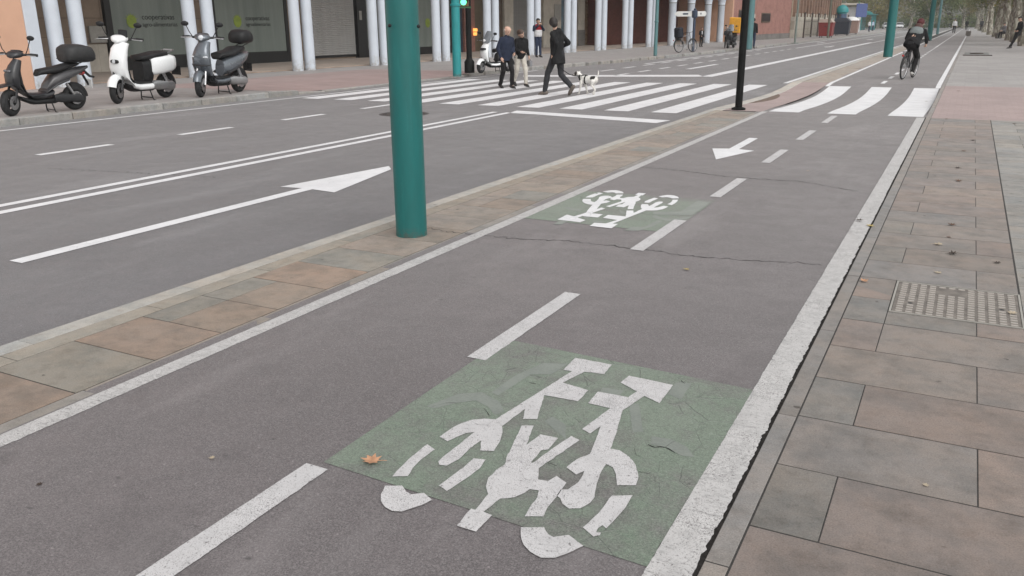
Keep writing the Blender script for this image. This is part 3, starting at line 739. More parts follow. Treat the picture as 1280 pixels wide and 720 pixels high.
def mk_glass():
    m = NT('frosted_shop_glass'); p = m.pos(obj=True)
    st = m.noise(m.pos((2.2, 1, .12), True), 1.0, 4, .6)
    m.col(m.mix(m.rng(st, .35, .68), (.17, .20, .183), (.235, .27, .248))); m.rough(.28); m.spec(.5); return m.mat
M_SGLASS = mk_glass()
M_SHUT = simple('grey_shutter_metal', (.46, .455, .45), .5, .1, 0, .1, 3); M_OLIVE = simple('olive_shutter_metal', (.16, .16, .10), .55, .1)
M_LOGO = simple('lime_logo_film', (.27, .36, .045), .4, var=.2, scale=6); M_INK = simple('dark_vinyl_lettering', (.02, .024, .022), .4)
M_DOOR = simple('brown_door', (.085, .055, .035), .5, var=.2); M_BOX = simple('grey_meter_box', (.33, .32, .30), .5)
M_PLASTER = simple('arcade_ceiling', (.75, .74, .72), .9)

bld = thing('arcade_building', 'long building with paired white round columns, dark shopfronts and terracotta upper walls across the road', 'building', BP0, math.atan2(BD.y, BD.x))
WO = 5.8
colX = []
def column(u, r=.185, single=False):
    s, _ = onwall(u, 40, 0)
    mb = MB()
    if not single:
        mb.lathe([(r*1.02, -.02), (r*1.02, .05), (r, .07), (r*.985, 4.79)], 24)
        mb.v = [(x+s, y, z+ZF) for x, y, z in mb.v]
    else:
        mb.lathe([(r, -.02), (r, 2.75), (r*1.06, 2.78), (r*1.06, 2.84), (r*1.02, 2.86), (r*1.15, 3.1), (r*1.6, 3.5), (r*2.1, 3.75)], 24)
        mb.v = [(x+s, y, z+ZF) for x, y, z in mb.v]
    mb.build('column', M_COLUMN, bld, 40); colX.append(s)
    if single:
        MB().lathe([(r*1.02, 2.77), (r*1.09, 2.79), (r*1.09, 2.83), (r*1.02, 2.85)], 24, (s, 0, ZF)).build('capital_ring', simple('column_joint', (.2, .2, .2), .8), bld, 40)
for u in (68, 97, 238, 261, 369, 384.5, 466, 479, 545, 556.5, 609, 619, 663, 671.5, 709, 716.5, 747.5, 754.5, 781, 787.5, 811, 817): column(u)
for u in (839.5, 862.5, 883.5, 900): column(u, .26, True)
sL = colX[0]; sE = onwall(908, 40, 0)[0]; sM = (onwall(822, 40, 0)[0]+onwall(836, 40, 0)[0])/2
# corner pier with its white edge pilaster, left end
sp = onwall(-2, 60, 0)[0]; s1 = onwall(29.5, 40, 0)[0]; s2 = onwall(46.5, 40, 0)[0]
MB().box(sp-6, s1, -.1, .75, ZF-.02, 4.79).build('corner_pier', M_PEACH, bld)
MB().box(s1+.003, s2, -.14, .6, ZF-.02, 4.79, .02).build('pilaster', M_COLUMN, bld)
MB().box(sp-6, sp-5.8, .75, WO, ZF-.02, 4.79).build('end_wall', M_PEACH, bld)
# arcade floor, ceiling, upper storeys
MB().box(sp-6, sE, .42, WO-.003, ZF-.02, ZF+.03).build('arcade_floor', M_TANPAVE, bld)
MB().box(sp-6, sE, .0, WO-.003, 4.8, 5.05).build('arcade_ceiling', M_PLASTER, bld)
up = MB().box(sp-6, sE, -.35, 14, 5.055, 20.5).build('upper_wall', M_PINK, bld)
for fl in range(4):
    for k in range(16):
        a = sp-4+k*3.6
        if a+1.6 > sE: break
        wd = MB().box(a, a+1.6, -.38, -.3, 6.0+3.6*fl, 7.9+3.6*fl).build('window', M_FRAME, bld)
        MB().box(a+.1, a+1.5, -.392, -.375, 6.1+3.6*fl, 7.8+3.6*fl).build('pane', M_GLASSY, wd)
# shop wall behind the arcade: one backing wall, shopfront pieces set proud of it
sA, sB = sp-5.8, sE-.1
MB().box(sM, sE, -.3, .3, 3.78, 4.79).build('lintel', M_COLUMN, bld)
MB().box(sA, sM, WO, WO+.3, ZF-.02, 4.79).build('shop_wall', M_STONE, bld)
MB().box(sM+.003, sE, WO-1.6, WO+.3, ZF-.02, 4.79).build('brick_wall', M_REDBRICK, bld)
def W(u, v, off=WO): return onwall(u, v, off)
def wbox(name, u0, u1, z0, z1, d0, d1, mat, parent=bld, ch=0.0, off=WO):
    a = W(u0, 40, off)[0]; b = W(u1, 40, off)[0]; return MB().box(a, b, off-d1, off-d0, z0, z1, ch).build(name, mat, parent)
def shopwin(u0, u1, zb=.42, logo=None, lines=()):
    a, b = W(u0, 40)[0], W(u1, 40)[0]; fr = .16
    win = MB().box(a, b, WO-.10, WO-.003, ZF+.03, 3.55).build('shop_window', M_FRAME, bld)
    MB().box(a+fr*1.6, b-fr*1.2, WO-.125, WO-.103, zb, 3.4).build('pane', M_SGLASS, win)
    MB().box(a, b, WO-.16, WO-.128, ZF+.03, zb-.05).build('sill_panel', M_FRAME, win)
    MB().box(a, a+fr*1.5, WO-.15, WO-.128, zb-.05, 3.5).build('jamb', M_FRAME, win); MB().box(b-fr*1.1, b, WO-.15, WO-.128, zb-.05, 3.5).build('jamb', M_FRAME, win)
    if logo:
        ls, lz = W(*logo); n = 14
        mb = MB().lathe([(.001, 0), (.2, 0), (.2, .006), (.001, .006)], n, (0, 0, 0), 'y'); mb.v = [(x+ls, y+WO-.136, z*1.12+lz) for x, y, z in mb.v]; mb.build('logo_dot', M_LOGO, win)
        mb = MB()
        for k in range(7):
            a_ = -1.1+k*.37; mb.box(-.012, .012, -.003, .003, .0, .07); n8 = len(mb.v)-8
            for i in range(n8, n8+8):
                x, y, z = mb.v[i]; z += .2; mb.v[i] = (x*cos(a_)+z*sin(a_)+ls, y+WO-.134, z*cos(a_)-x*sin(a_)+lz)
        mb.build('logo_rays', M_LOGO, win)['kind'] = 'stuff'
        for (tx, ts, dz) in lines:
            text_mesh(tx, ts, M_INK, 'window_lettering', win, (ls+.42, WO-.136, lz+dz), (pi/2, 0, 0), .002)
    return win
shopwin(131, 241, .52, (161.5, 27), (('cooperativas', .27, .07), ('agro-alimentarias', .215, -.17)))
shopwin(262, 358, .50, (294, 27), (('cooperativas', .25, .05), ('agroalimentarias', .2, -.17)))
shopwin(452, 563, .42, (532, 29), (('cooperativas', .28, .08), ('agro-alimentarias', .26, -.2)))
MB().box(W(443.5, 40)[0], W(452, 40)[0]-.01, WO-.2, WO-.003, ZF+.03, 3.5).build('door_frame', M_FRAME, bld)
wbox('door_notice', 446, 449, 1.75, 2.15, .205, .215, M_BOX)
def shutter(u0, u1, z0, z1, mat, pitch=.085):
    a, b = W(u0, 40)[0], W(u1, 40)[0]
    sh = MB().box(a, b, WO-.03, WO-.003, z0, z1).build('roller_shutter', mat, bld)
    n = int((z1-z0)/pitch)
    me = None
    for k in range(n):
        if me is None:
            mb = MB(); pr = [(0, 0), (-.022, .012), (-.03, pitch*.5), (-.022, pitch-.022), (0, pitch-.012)]
            R = [[(x, y-.0, z) for y, z in pr] for x in (a+.03, b-.03)]; mb.rings(R, True, True); me = mb.mesh('slat', [mat])
        link('slat', me, None, sh, (0, WO-.033, z0+k*pitch))
    MB().box(a-.1, a, WO-.08, WO-.004, ZF+.03, z1+.2).build('guide_rail', M_FRAME, sh); MB().box(b, b+.1, WO-.08, WO-.004, ZF+.03, z1+.2).build('guide_rail', M_FRAME, sh)
    MB().box(a, b, WO-.05, WO-.034, z0-.1, z0-.004).build('bottom_bar', M_FRAME, sh)
shutter(389.5, 443, .22, 3.4, M_SHUT)
wbox('meter_box', 110, 131, 1.0, 1.55, .003, .09, M_BOX, ch=.01); wbox('stone_plinth', 79, 130, ZF+.03, .95, .003, .06, M_CREAM)
wbox('blue_panel', 564, 576, ZF+.03, 3.5, .003, .12, simple('navy_frame', (.02, .03, .055), .4))
wbox('pink_pier', 577, 590, ZF+.03, 3.5, .003, .2, M_PINK); wbox('meter_box', 578, 584.5, .95, 1.5, .205, .26, M_BOX, ch=.01)
wbox('bar_front', 591, 606, ZF+.03, 3.5, .003, .08, simple('olive_brown_shopfront', (.10, .075, .04), .4, var=.3, scale=2))
wbox('dark_panel', 622, 626.5, ZF+.03, 3.5, .003, .1, M_DOOR); wbox('cream_pier', 627, 638, ZF+.03, 3.5, .003, .22, M_CREAM)
shutter(639, 660, .25, 3.3, simple('dull_grey_shutter', (.26, .255, .25), .6))
wbox('cream_wall', 676, 698, ZF+.03, 3.5, .003, .2, M_CREAM); wbox('meter_box', 689, 697, 1.75, 2.75, .205, .26, M_BOX, ch=.01)
wbox('blue_window', 698.5, 705, ZF+.03, 3.5, .003, .12, simple('blue_green_glass', (.05, .10, .14), .2, var=.5, scale=1.5))
wbox('cream_pier', 719, 727.5, ZF+.03, 3.5, .003, .2, M_CREAM); wbox('dado', 719, 727.7, ZF+.03, 1.1, .2, .24, M_DADO)
wbox('doorway', 728, 744, ZF+.03, 3.5, .003, .1, M_DOOR); wbox('door_leaf', 729, 735.5, ZF+.05, 3.2, .1, .13, simple('brown_glass_door', (.13, .085, .05), .3, var=.35, scale=2)); wbox('door_leaf', 736.5, 743, ZF+.05, 3.2, .1, .13, simple('brown_glass_door', (.13, .085, .05), .3))
wbox('cream_wall', 756, 769.5, ZF+.03, 3.5, .003, .2, M_CREAM); wbox('dado', 756, 769.7, ZF+.03, 1.2, .2, .24, M_DADO)
text_mesh('21', .85, M_INK, 'wall_number', bld, (W(758, 21)[0], WO-.206, W(758, 22.5)[1]), (pi/2, 0, 0), .004)
for v_ in (28, 33): wbox('wall_notice', 765.2, 768, W(766, v_+1.5)[1], W(766, v_-1.5)[1], .202, .212, M_BOX)
wbox('doorway', 770, 779, ZF+.03, 3.5, .003, .1, simple('black_doorway', (.015, .012, .012), .6))
shutter(791, 802, .95, 3.3, M_OLIVE); wbox('cream_pier', 803, 808, ZF+.03, 3.5, .003, .12, M_CREAM); wbox('dado', 789, 808.5, ZF+.03, 1.0, .085, .15, M_DADO)
wbox('doorway', 822, 832, ZF+.03, 3.5, .003, .1, M_DOOR)
# lit orange sign of the bar
sg = thing('lit_bar_sign', 'small lit orange sign in the shopfront behind the white scooter', 'sign', (0, 0, 0))
mo = emis('orange_sign_light', (1.0, .42, .10), .9)
for (u0, v0, u1, v1) in ((591.5, 35.5, 596.5, 39.3), (591.8, 40.4, 596, 44.3)):
    a, zt = W(u0, v0, 5.5); b, zb = W(u1, v1, 5.5); q = BP0+BD*a+BN*5.5; e = BP0+BD*b+BN*5.5
    mb = MB().box(0, (e-q).length, -.03, .03, zb, zt, .02); o = mb.build('lit_panel', mo, sg); o.location = q; o.rotation_euler = (0, 0, math.atan2(BD.y, BD.x))

# ---------------------------------------------------------------- terracotta building next door
def gpl(u, v): return G(u, v, ZF)
qa, qb = BP0+BD*(sE+.35)-BN*.3, gpl(986, 47.5)
D2 = (qb-qa); D2.z = 0; L2 = D2.length; D2.normalize(); N2 = Vector((-D2.y, D2.x, 0))
b2 = thing('terracotta_building', 'plain terracotta brick building with small dark square windows beside the arcade', 'building', qa, math.atan2(D2.y, D2.x))
MB().box(0, L2, 0, 12, -.05, 16).build('wall', M_PINK, b2); MB().box(-.3, 0.0, -.1, 12, -.05, 16.2).build('corner_quoin', M_PEACH, b2)
MB().box(-.0, L2, -.06, -.003, -.05, .5).build('plinth', M_DADO, b2)
M_DARKWIN = simple('dark_window_glass', (.022, .012, .013), .5, spec=.2)
def win2(u0, v0, u1, v1):
    a, zt = onwall(u0, v0, 0, qa, D2, N2); b, zb = onwall(u1, v1, 0, qa, D2, N2)
    f = MB().box(a, b, -.05, -.003, zb, zt).build('window', M_DOOR, b2); MB().box(a+.12, b-.12, -.07, -.052, zb+.12, zt-.1).build('pane', M_DARKWIN, f)
for q in ((952, 16, 962, 28), (923.5, 12, 928, 27), (938, 12, 942, 26)): win2(*q)
wbox2 = onwall(942, 22, 0, qa, D2, N2); MB().box(wbox2[0]-.3, wbox2[0]+.3, -.05, -.003, wbox2[1]-.6, wbox2[1]+.3).build('wall_sign', M_CREAM, b2)
# ---------------------------------------------------------------- palace with pilasters and railing
qc = qb+D2*.25-N2*.0; qd = gpl(1046, 41.5); D3 = (qd-qc); D3.z = 0; L3 = D3.length; D3.normalize(); N3 = Vector((-D3.y, D3.x, 0))
b3 = thing('stone_palace', 'tall beige stone palace with a row of brown pilasters above a pale base', 'building', qc, math.atan2(D3.y, D3.x))
M_PAL = stone_wall('beige_stone', (.40, .31, .235), 1.4, .7, .05); M_PIL = stone_wall('brown_stone_pilaster', (.24, .15, .11), 1.0, .8, .05); M_PBASE = stone_wall('pale_stone_base', (.45, .41, .35), 1.6, .8, .05)
MB().box(0, L3, 0, 12, -.05, 15).build('wall', M_PAL, b3); MB().box(0, L3, -.35, -.003, -.05, 2.0).build('base_course', M_PBASE, b3)
k = 0; q = .6
while q < L3-.9:
    MB().box(q, q+.75, -.28, -.003, 2.003, 12).build('pilaster', M_PIL, b3); MB().box(q-.1, q+.85, -.34, -.285, 2.003, 2.35).build('pilaster_foot', M_PBASE, b3)
    if k % 2 == 0:
        wn = MB().box(q+1.05, q+1.75, -.06, -.003, 2.7, 5.4).build('window', M_DARKWIN, b3)
    q += 2.1; k += 1
for j in range(7):
    a = 1.0+j*L3/7.3; MB().box(a, a+.55, -.38, -.353, .35, 1.35).build('cellar_window', M_FRAME, b3)
# railing with masonry-footed posts in front
rail = thing('palace_railing', 'black iron railing with tall posts in front of the beige palace', 'railing', qc-N3*1.3, math.atan2(D3.y, D3.x))
M_IRON = simple('rusty_black_iron', (.05, .035, .028), .6)
n = 9
for j in range(n):
    a = L3*j/(n-1); MB().tube([(a, 0, -.05), (a, 0, 2.2)], [.09, .07], 8).build('post', M_IRON, rail); MB().ell((a, 0, 2.3), (.11, .11, .13)).build('finial', M_IRON, rail)
for j in range(n-1):
    a = L3*j/(n-1); b = L3*(j+1)/(n-1); MB().box(a, b, -.02, .02, 1.5, 1.55).build('rail', M_IRON, rail); MB().box(a, b, -.02, .02, .25, .3).build('rail', M_IRON, rail)
    for i in range(1, 7): MB().tube([(a+(b-a)*i/7, .03, .1), (a+(b-a)*i/7, .03, 1.75)], .018, 5).build('bar', M_IRON, rail)

# ================================================================ poles, lights, signs
def pole(name, label, u, v, r, h, mat, z0, collar=None, base=None, taper=1.0, group=None, back=True):
    g = G(u, v, z0)
    if back: g = g + Vector((g.x, g.y, 0)).normalized()*r
    t = thing(name, label, 'pole', g, 0, group)
    MB().lathe([(r*1.0, -.03), (r, .02), (r*taper, h), (.001, h+.01)], 32).build('shaft', mat, t, 40)
    if collar: MB().lathe([(r*.95, collar), (r*1.22, collar+.01), (r*1.22, collar+.06), (r*.95, collar+.08)], 24).build('collar', mat, t, 40)
    if base: MB().lathe([(base, -.02), (base, .03), (r, .05)], 20).build('base_flange', mat, t, 40)
    return t
p1 = pole('lamp_post', 'thick teal steel post in the foreground standing on the paved strip', 515, 299.5, .112, 7.0, M_TEAL, -.01)
for (u, v) in ((487, 30), (523, 31)):
    d = ray(u, v); a = Vector(p1.location); t_ = (Vector((a.x, a.y))).length-.11; q = d*(t_/sqrt(d.x**2+d.y**2))
    MB().ell((q.x-a.x, q.y-a.y, CAM_H+q.z), (.012, .012, .012), 8, 6).build('bolt', M_BLACKPL, p1, 60)
ringm = simple('pole_joint_sealant', (.16, .14, .12), .9, var=.3, scale=30)
MB().lathe([(.113, .002), (.125, .008), (.14, .001)], 32).build('base_joint', ringm, p1, 50)
pole('crossing_post', 'slim black post with flanged foot at the paved strip by the crossing', 923, 137.5, .062, 4.2, M_BLACKPOLE, 0.0, base=.12)
pole('lamp_post', 'bright teal post with a collar beside the traffic light', 571.5, 94.5, .13, 6, M_TEAL_L, ZF, collar=1.98, taper=.92)
pole('lamp_post', 'slim pale teal post on the far kerb in front of the columns', 819, 70, .085, 6, M_TEAL_G, ZF, collar=1.5, taper=.85)
pole('lamp_post', 'pale teal post partly hidden behind the slim black post', 935.5, 61.5, .2, 6, M_TEAL_G, ZF, taper=.95)
pole('sign_post', 'thin grey-green post standing on the kerb before the palace', 993.5, 54, .07, 5, simple('grey_green_steel', (.17, .20, .18), .5), ZF, base=.3)
pole('sign_post', 'thin brown-green post beside the dark red bin', 1034.5, 47.5, .11, 6, simple('brown_green_steel', (.12, .12, .09), .5), ZF)
pole('lamp_post', 'dark teal post on the paved strip left of the cyclist', 1109.5, 71.5, .19, 8, M_TEAL, 0, taper=.9)
pole('lamp_post', 'farther dark teal post just right of the cyclist', 1161, 51, .2, 8, M_TEAL, 0, taper=.85)
pole('lamp_post', 'most distant teal post right of the cyclist carrying a blue sign', 1171.5, 43, .15, 8, M_TEAL_G, 0, taper=.85)
# pedestrian signal on a black post
g = G(587, 91, ZF); tl = thing('traffic_light', 'black traffic light post showing a green signal beside the teal post', 'traffic light', g)
MB().lathe([(.16, 0), (.16, .34), (.10, .42), (.088, .5), (.088, 3.0), (.001, 3.0)], 20).build('post', M_BLACKPOLE, tl, 40)
hz = CAM_H + ray(583, 9).z*(g.xy.length/ray(583, 9).xy.length)
vdir = -Vector((g.x, g.y)).normalized(); rz = math.atan2(vdir.y, vdir.x)-pi/2+.15
hd = empty('signal_head', (0, 0, 0), 0, tl); hd.rotation_euler = (0, 0, rz+pi); 
# head: local -y faces the viewer
def lp(mb, name, mat, sm=False): return mb.build(name, mat, hd, sm)
cx = -.16
lp(MB().box(cx-.17, cx+.17, -.12, .10, hz, hz+.75, .02), 'housing', simple('amber_brown_housing', (.12, .07, .02), .5))
lp(MB().lathe([(.001, -.135), (.085, -.13), (.095, -.122)], 20, (cx, 0, hz+.13), 'y'), 'green_lamp', emis('green_signal_light', (.12, .9, .4), 1.3), 40)
lp(MB().lathe([(.001, -.128), (.105, -.127), (.115, -.122)], 20, (cx, 0, hz+.52), 'y'), 'red_lamp', simple('dark_signal_lens', (.05, .01, .01), .2), 40)
lp(MB().lathe([(.13, -.12), (.135, -.27)], 16, (cx, 0, hz+.17), 'y', radians(-20), radians(200)), 'visor', M_BLACKPL, 40)
lp(MB().box(cx-.24, cx+.24, -.10, -.05, hz-.05, hz-.004), 'backplate', simple('green_backplate', (.02, .09, .03), .5))
lp(MB().box(cx+.17, .09, -.03, .03, hz+.3, hz+.36), 'bracket', M_BLACKPOLE)
# fingerpost sign
g = G(866, 64.5, ZF); fp = thing('finger_post', 'dark blue signpost with two white direction boards near the white columns', 'signpost', g)
M_NAVY = simple('navy_post_paint', (.03, .045, .08), .45); M_BOARD = simple('white_sign_board', (.62, .62, .60), .5)
top = CAM_H + ray(866, 14).z*(g.xy.length/ray(866, 14).xy.length)
MB().lathe([(.075, -.02), (.07, top+.1), (.001, top+.14)], 16).build('post', M_NAVY, fp, 40); MB().lathe([(.14, top-.35), (.15, top-.3), (.15, top), (.001, top+.05)], 16).build('bracket', M_NAVY, fp, 40)
pr = Vector((-vdir.y, vdir.x)); rz2 = math.atan2(_rt.y, _rt.x)
for sgn, ln in ((-1, .92), (1, .5)):
    b = empty('direction_board', (0, 0, 0), rz2+(.12 if sgn > 0 else -.1), fp)
    pl = [(0, 0), (sgn*ln*.85, 0), (sgn*ln, .13), (sgn*ln*.85, .26), (0, .26)]
    mb = MB().prism(pl, -.02, .02); mb.v = [(x+sgn*.14, -z, y+top-.28) for x, y, z in mb.v]; mb.build('board', M_BOARD, b)
    mb = MB().box(sgn*.3 if sgn > 0 else -.62, .36 if sgn > 0 else -.35, -.028, -.022, top-.19, top-.11); mb.build('lettering', M_NAVY, b)
# ================================================================ covers, leaves
# perforated drain cover set in the right pavement
dc = thing('drain_cover', 'rectangular cast metal cover with raised studs set in the right pavement', 'manhole cover', (0, 0, 0))
M_CAST = simple('cast_iron_cover', (.155, .136, .12), .75, 0, 0, .3, 14); M_STUD = simple('worn_cast_studs', (.29, .262, .238), .6, 0, 0, .2, 30)
x0, x1, y0, y1 = GRX0+.004, .42, GRY0+.004, GRY1-.004
MB().box(x0+.012, x1-.012, y0+.012, y1-.012, -.04, .0004).build('plate', M_CAST, dc)
for b in ((x0, x1, y0, y0+.010), (x0, x1, y1-.010, y1), (x0, x0+.010, y0+.0105, y1-.0105), (x1-.010, x1, y0+.0105, y1-.0105)): MB().box(*b, -.05, .0035).build('frame_bar', simple('pale_frame_metal', (.36, .34, .31), .5, .4), dc)
me = cbox_mesh('stud', .034, .021, .007, .003); me.materials.append(M_STUD)
nx, ny = 12, 14
for j in range(ny):
    for i in range(nx):
        x = x0+.045+(x1-x0-.09)*i/(nx-1); yy = y0+.035+(y1-y0-.07)*j/(ny-1)
        if abs(i-1) + abs(j-4) == 0 or (i == 10 and j == 6) or (3 < i < 7 and abs(j-11) < 2): continue
        o = link('stud', me, None, dc, (x, yy, .0045))
for (i, j) in ((1, 4), (10, 6)):
    x = x0+.045+(x1-x0-.09)*i/(nx-1); yy = y0+.035+(y1-y0-.07)*j/(ny-1); MB().lathe([(.012, .001), (.001, .0012)], 10, (x, yy, 0)).build('key_hole', M_BLACKPL, dc)
# round manhole in the road
g = G(505, 142.5, ZR)
mh = thing('round_manhole', 'dark round iron manhole cover flush in the road beside the teal post', 'manhole cover', g)
MB().lathe([(.40, .002), (.36, .006), (.001, .006)], 32).build('lid', simple('dark_iron_lid', (.05, .048, .047), .6, .3), mh, 30); MB().lathe([(.46, .001), (.45, .005), (.405, .005)], 32).build('ring', simple('iron_ring', (.085, .08, .08), .6, .3), mh, 30)
for k in range(8): MB().box(-.03, .03, .12, .32, .0065, .009).build('rib', M_CAST, mh).rotation_euler = (0, 0, k*pi/4)
# tree pit with iron grating in the pavement beyond the crossing
tp = thing('tree_pit_grating', 'square grey grating with a dark centre hole in the pavement beyond the crossing', 'grating', G(1208, 67.5, 0)+Vector((.42, 0, 0)))
M_GRAT = simple('grey_grating', (.17, .17, .16), .7)
MB().box(-.5, .5, -2.0, 2.0, -.02, .012, .01).build('plate', M_GRAT, tp); MB().lathe([(.28, .013), (.28, .05), (.22, .05), (.2, .02), (.001, .018)], 20).build('centre_ring', M_IRON, tp, 40); MB().box(-.55, .6, -2.2, -2.02, -.02, .035, .008).build('edge_bar', M_IRON, tp)
# small concrete cube seat
cb = thing('concrete_block', 'small grey concrete cube standing alone on the far promenade', 'block', G(1210, 45, 0))
M_CONC = simple('rough_concrete', (.16, .145, .13), .9, var=.2)
MB().box(-.24, .24, -.24, .24, .05, .5, .03).build('cube', M_CONC, cb); MB().box(-.18, .18, -.18, .18, -.02, .05).build('foot', M_CONC, cb)

# fallen leaves: lobed, curled plane leaves
def leaf_mesh(curl, seed):
    rnd = random.Random(seed); prof = [(0, -.35), (.12, -.30), (.42, -.42), (.30, -.12), (.62, .02), (.34, .16), (.40, .46), (.16, .38), (.0, .72)]
    pts = prof+[(-x*rnd.uniform(.8, 1.1), y*rnd.uniform(.85, 1.1)) for x, y in prof[-2:0:-1]]
    mb = MB(); c = 0
    f = lambda x, y: curl*(.55*x*x+.35*y*y)+rnd.uniform(0, .03)
    vs = [(0, .05, f(0, 0))]+[(x, y, f(x, y)) for x, y in pts]; n = len(pts)
    mb.add(vs, [(0, 1+i, 1+(i+1) % n) for i in range(n)])
    mb.tube([(0, -.33, f(0, -.33)+.01), (.03, -.55, .06), (.1, -.8, .03)], [.02, .016, .012], 5); return mb
LEAFC = {'tan': (.42, .225, .13), 'brown': (.09, .045, .025), 'pale': (.40, .33, .24), 'yellow': (.38, .29, .10), 'dark': (.045, .03, .022)}
def leaf(u, v, size, c, label, curl=.5, z=.0, rz=None, seed=0):
    g = G(u, v, z); mb = leaf_mesh(curl, seed+int(u))
    o = MB(); mb.v = [(x*size, y*size, zz*size+.003) for x, y, zz in mb.v]
    o = mb.build('fallen_leaf', simple('leaf_'+c, LEAFC[c], .7, var=.3, scale=40), None, 60, (g.x, g.y, z)); o.rotation_euler = (0, 0, rz if rz is not None else random.uniform(0, 6.28))
    return tag(o, label, 'leaf', 'fallen leaves on the ground')
leaf(466, 577, .062, 'tan', 'tan dry plane leaf lying on the green bike lane patch', .75, .008, 1.9)
leaf(265, 573, .02, 'pale', 'tiny pale leaf scrap on the grey lane near the left white line', .4, .004)
leaf(50, 606, .02, 'dark', 'tiny dark leaf scrap at the lower left of the bike lane')
leaf(858, 337, .035, 'yellow', 'small yellowish leaf on the bike lane beyond the middle crack', .5, .004)
leaf(1190, 318, .055, 'dark', 'curled dark brown leaf on the pavement, nearest of the dark leaves above the drain cover', 1.4)
leaf(1172, 306, .055, 'pale', 'pale tan leaf on the pavement above the drain cover', .8)
leaf(1190, 282, .05, 'brown', 'curled brown leaf on the pavement, third one up from the drain cover', 1.3)
leaf(1186, 297, .03, 'brown', 'small brown leaf scrap between two larger leaves on the pavement')
leaf(1198, 227, .06, 'brown', 'reddish brown curled leaf halfway up the pavement', 1.3); leaf(1197, 210.5, .05, 'dark', 'dark little leaf on the pavement just above the reddish brown one', 1.2)
leaf(1172, 341, .04, 'pale', 'pale sliver of a leaf just above the drain cover', .3); leaf(1246, 329, .04, 'dark', 'dark leaf near the long paving joint at right', 1.0)
leaf(1205, 189, .055, 'brown', 'brown leaf on the paving below the red tiles'); leaf(1216, 176, .055, 'dark', 'dark leaf on the paving, closest below the red tiles', 1.1)
leaf(1184, 149, .06, 'brown', 'brown leaf lying at the foot of the red tiles'); leaf(1268, 155, .06, 'brown', 'brown leaf at the right edge below the red tiles'); leaf(1198, 114, .07, 'brown', 'brown leaf lying on the red tiles')
leaf(1158, 127, .06, 'brown', 'brown leaf on the white crossing stripe next to the kerb', .8, -.075); leaf(1080, 352, .045, 'tan', 'tan leaf caught at the white line beside the kerb', 1.1, .004); leaf(1074, 276, .05, 'dark', 'dark leaf lying on the white edge line', 1.2, .006)
leaf(1088, 283, .05, 'yellow', 'yellow brown leaf on the kerb edge beside the dark one', .8, .002); leaf(1157, 622-15, .02, 'pale', 'white scrap of leaf on a large paving slab at lower right'); leaf(1265, 392, .045, 'pale', 'pale leaf at the right end of the drain cover', .6, .002)
leaf(1010, 214, .03, 'pale', 'tiny pale leaf on the bike lane near the right line', .4, .004)
# ================================================================ scooters
def ring(cx, cz, hw, hh, tilt=0.0, n=18, e=2.6, y=0.0):
    """superellipse section; tilt 0 = section in the YZ plane"""
    R = []
    for k in range(n):
        a = 2*pi*k/n; c, s = cos(a), sin(a)
        yy = hw*math.copysign(abs(c)**(2/e), c); h = hh*math.copysign(abs(s)**(2/e), s)
        R.append((cx-sin(tilt)*h, y+yy, cz+cos(tilt)*h))
    return R
def loft(mb, secs, e=2.6, n=18, mi=0):
    return mb.rings([ring(*s[:4], s[4] if len(s) > 4 else 0.0, n, e) for s in secs], True, True, mi)
def xf(mb, M):
    mb.v = [tuple(M @ Vector(p)) for p in mb.v]; return mb
def steer_mat(x, a): return Matrix.Translation((x, 0, 0)) @ Matrix.Rotation(a, 4, 'Z') @ Matrix.Translation((-x, 0, 0))
def wheel(parent, x, r, w, rim_mat, M=None, spokes=5, hub_mat=None, z=None):
    z = r if z is None else z; I = M or Matrix(); rr = r-w*.52
    prof = []
    for k in range(13):
        a = 2*pi*k/12; prof.append((r-w*.5+w*.5*cos(a), w*.5*sin(a)*1.05))
    t = xf(MB().lathe(prof, 32, (x, 0, z), 'y'), I).build('wheel', M_RUBBER, parent, 60)
    rb = MB().lathe([(rr+.01, -w*.42), (rr-.02, -w*.36), (rr-.03, 0), (rr-.02, w*.36), (rr+.01, w*.42)], 28, (x, 0, z), 'y')
    rb.lathe([(.001, -w*.5), (.05, -w*.5), (.055, w*.5), (.001, w*.5)], 14, (x, 0, z), 'y')
    for k in range(spokes):
        a = 2*pi*k/spokes+.3; p = Vector((cos(a), 0, sin(a))); rb.tube([Vector((x, 0, z))+p*.03, Vector((x, 0, z))+p*(rr-.015)], [.022, .016], 6)
    xf(rb, I).build('rim', rim_mat, t, 40)
    db = MB().lathe([(.045, w*.5+.012), (rr*.72, w*.5+.012), (rr*.72, w*.5+.018), (.045, w*.5+.018)], 24, (x, 0, z), 'y'); xf(db, I).build('brake_disc', M_CHROME, t, 40)
    return t
def fender(parent, x, z, r, w, a0, a1, mat, M=None, name='fender', th=.012):
    mb = MB(); n = 14; R = []
    for k in range(n+1):
        a = a0+(a1-a0)*k/n; ring_ = []
        for (dy, dr) in ((-w, -.05), (-w*.85, .0), (-w*.4, .022), (0, .03), (w*.4, .022), (w*.85, 0), (w, -.05), (w*.9, -.055), (w*.78, -.012), (0, .016), (-w*.78, -.012), (-w*.9, -.055)):
            ring_.append((x+cos(a)*(r+dr), dy, z+sin(a)*(r+dr)))
        R.append(ring_)
    mb.rings(R, True, True); return xf(mb, M or Matrix()).build(name, mat, parent, 50)
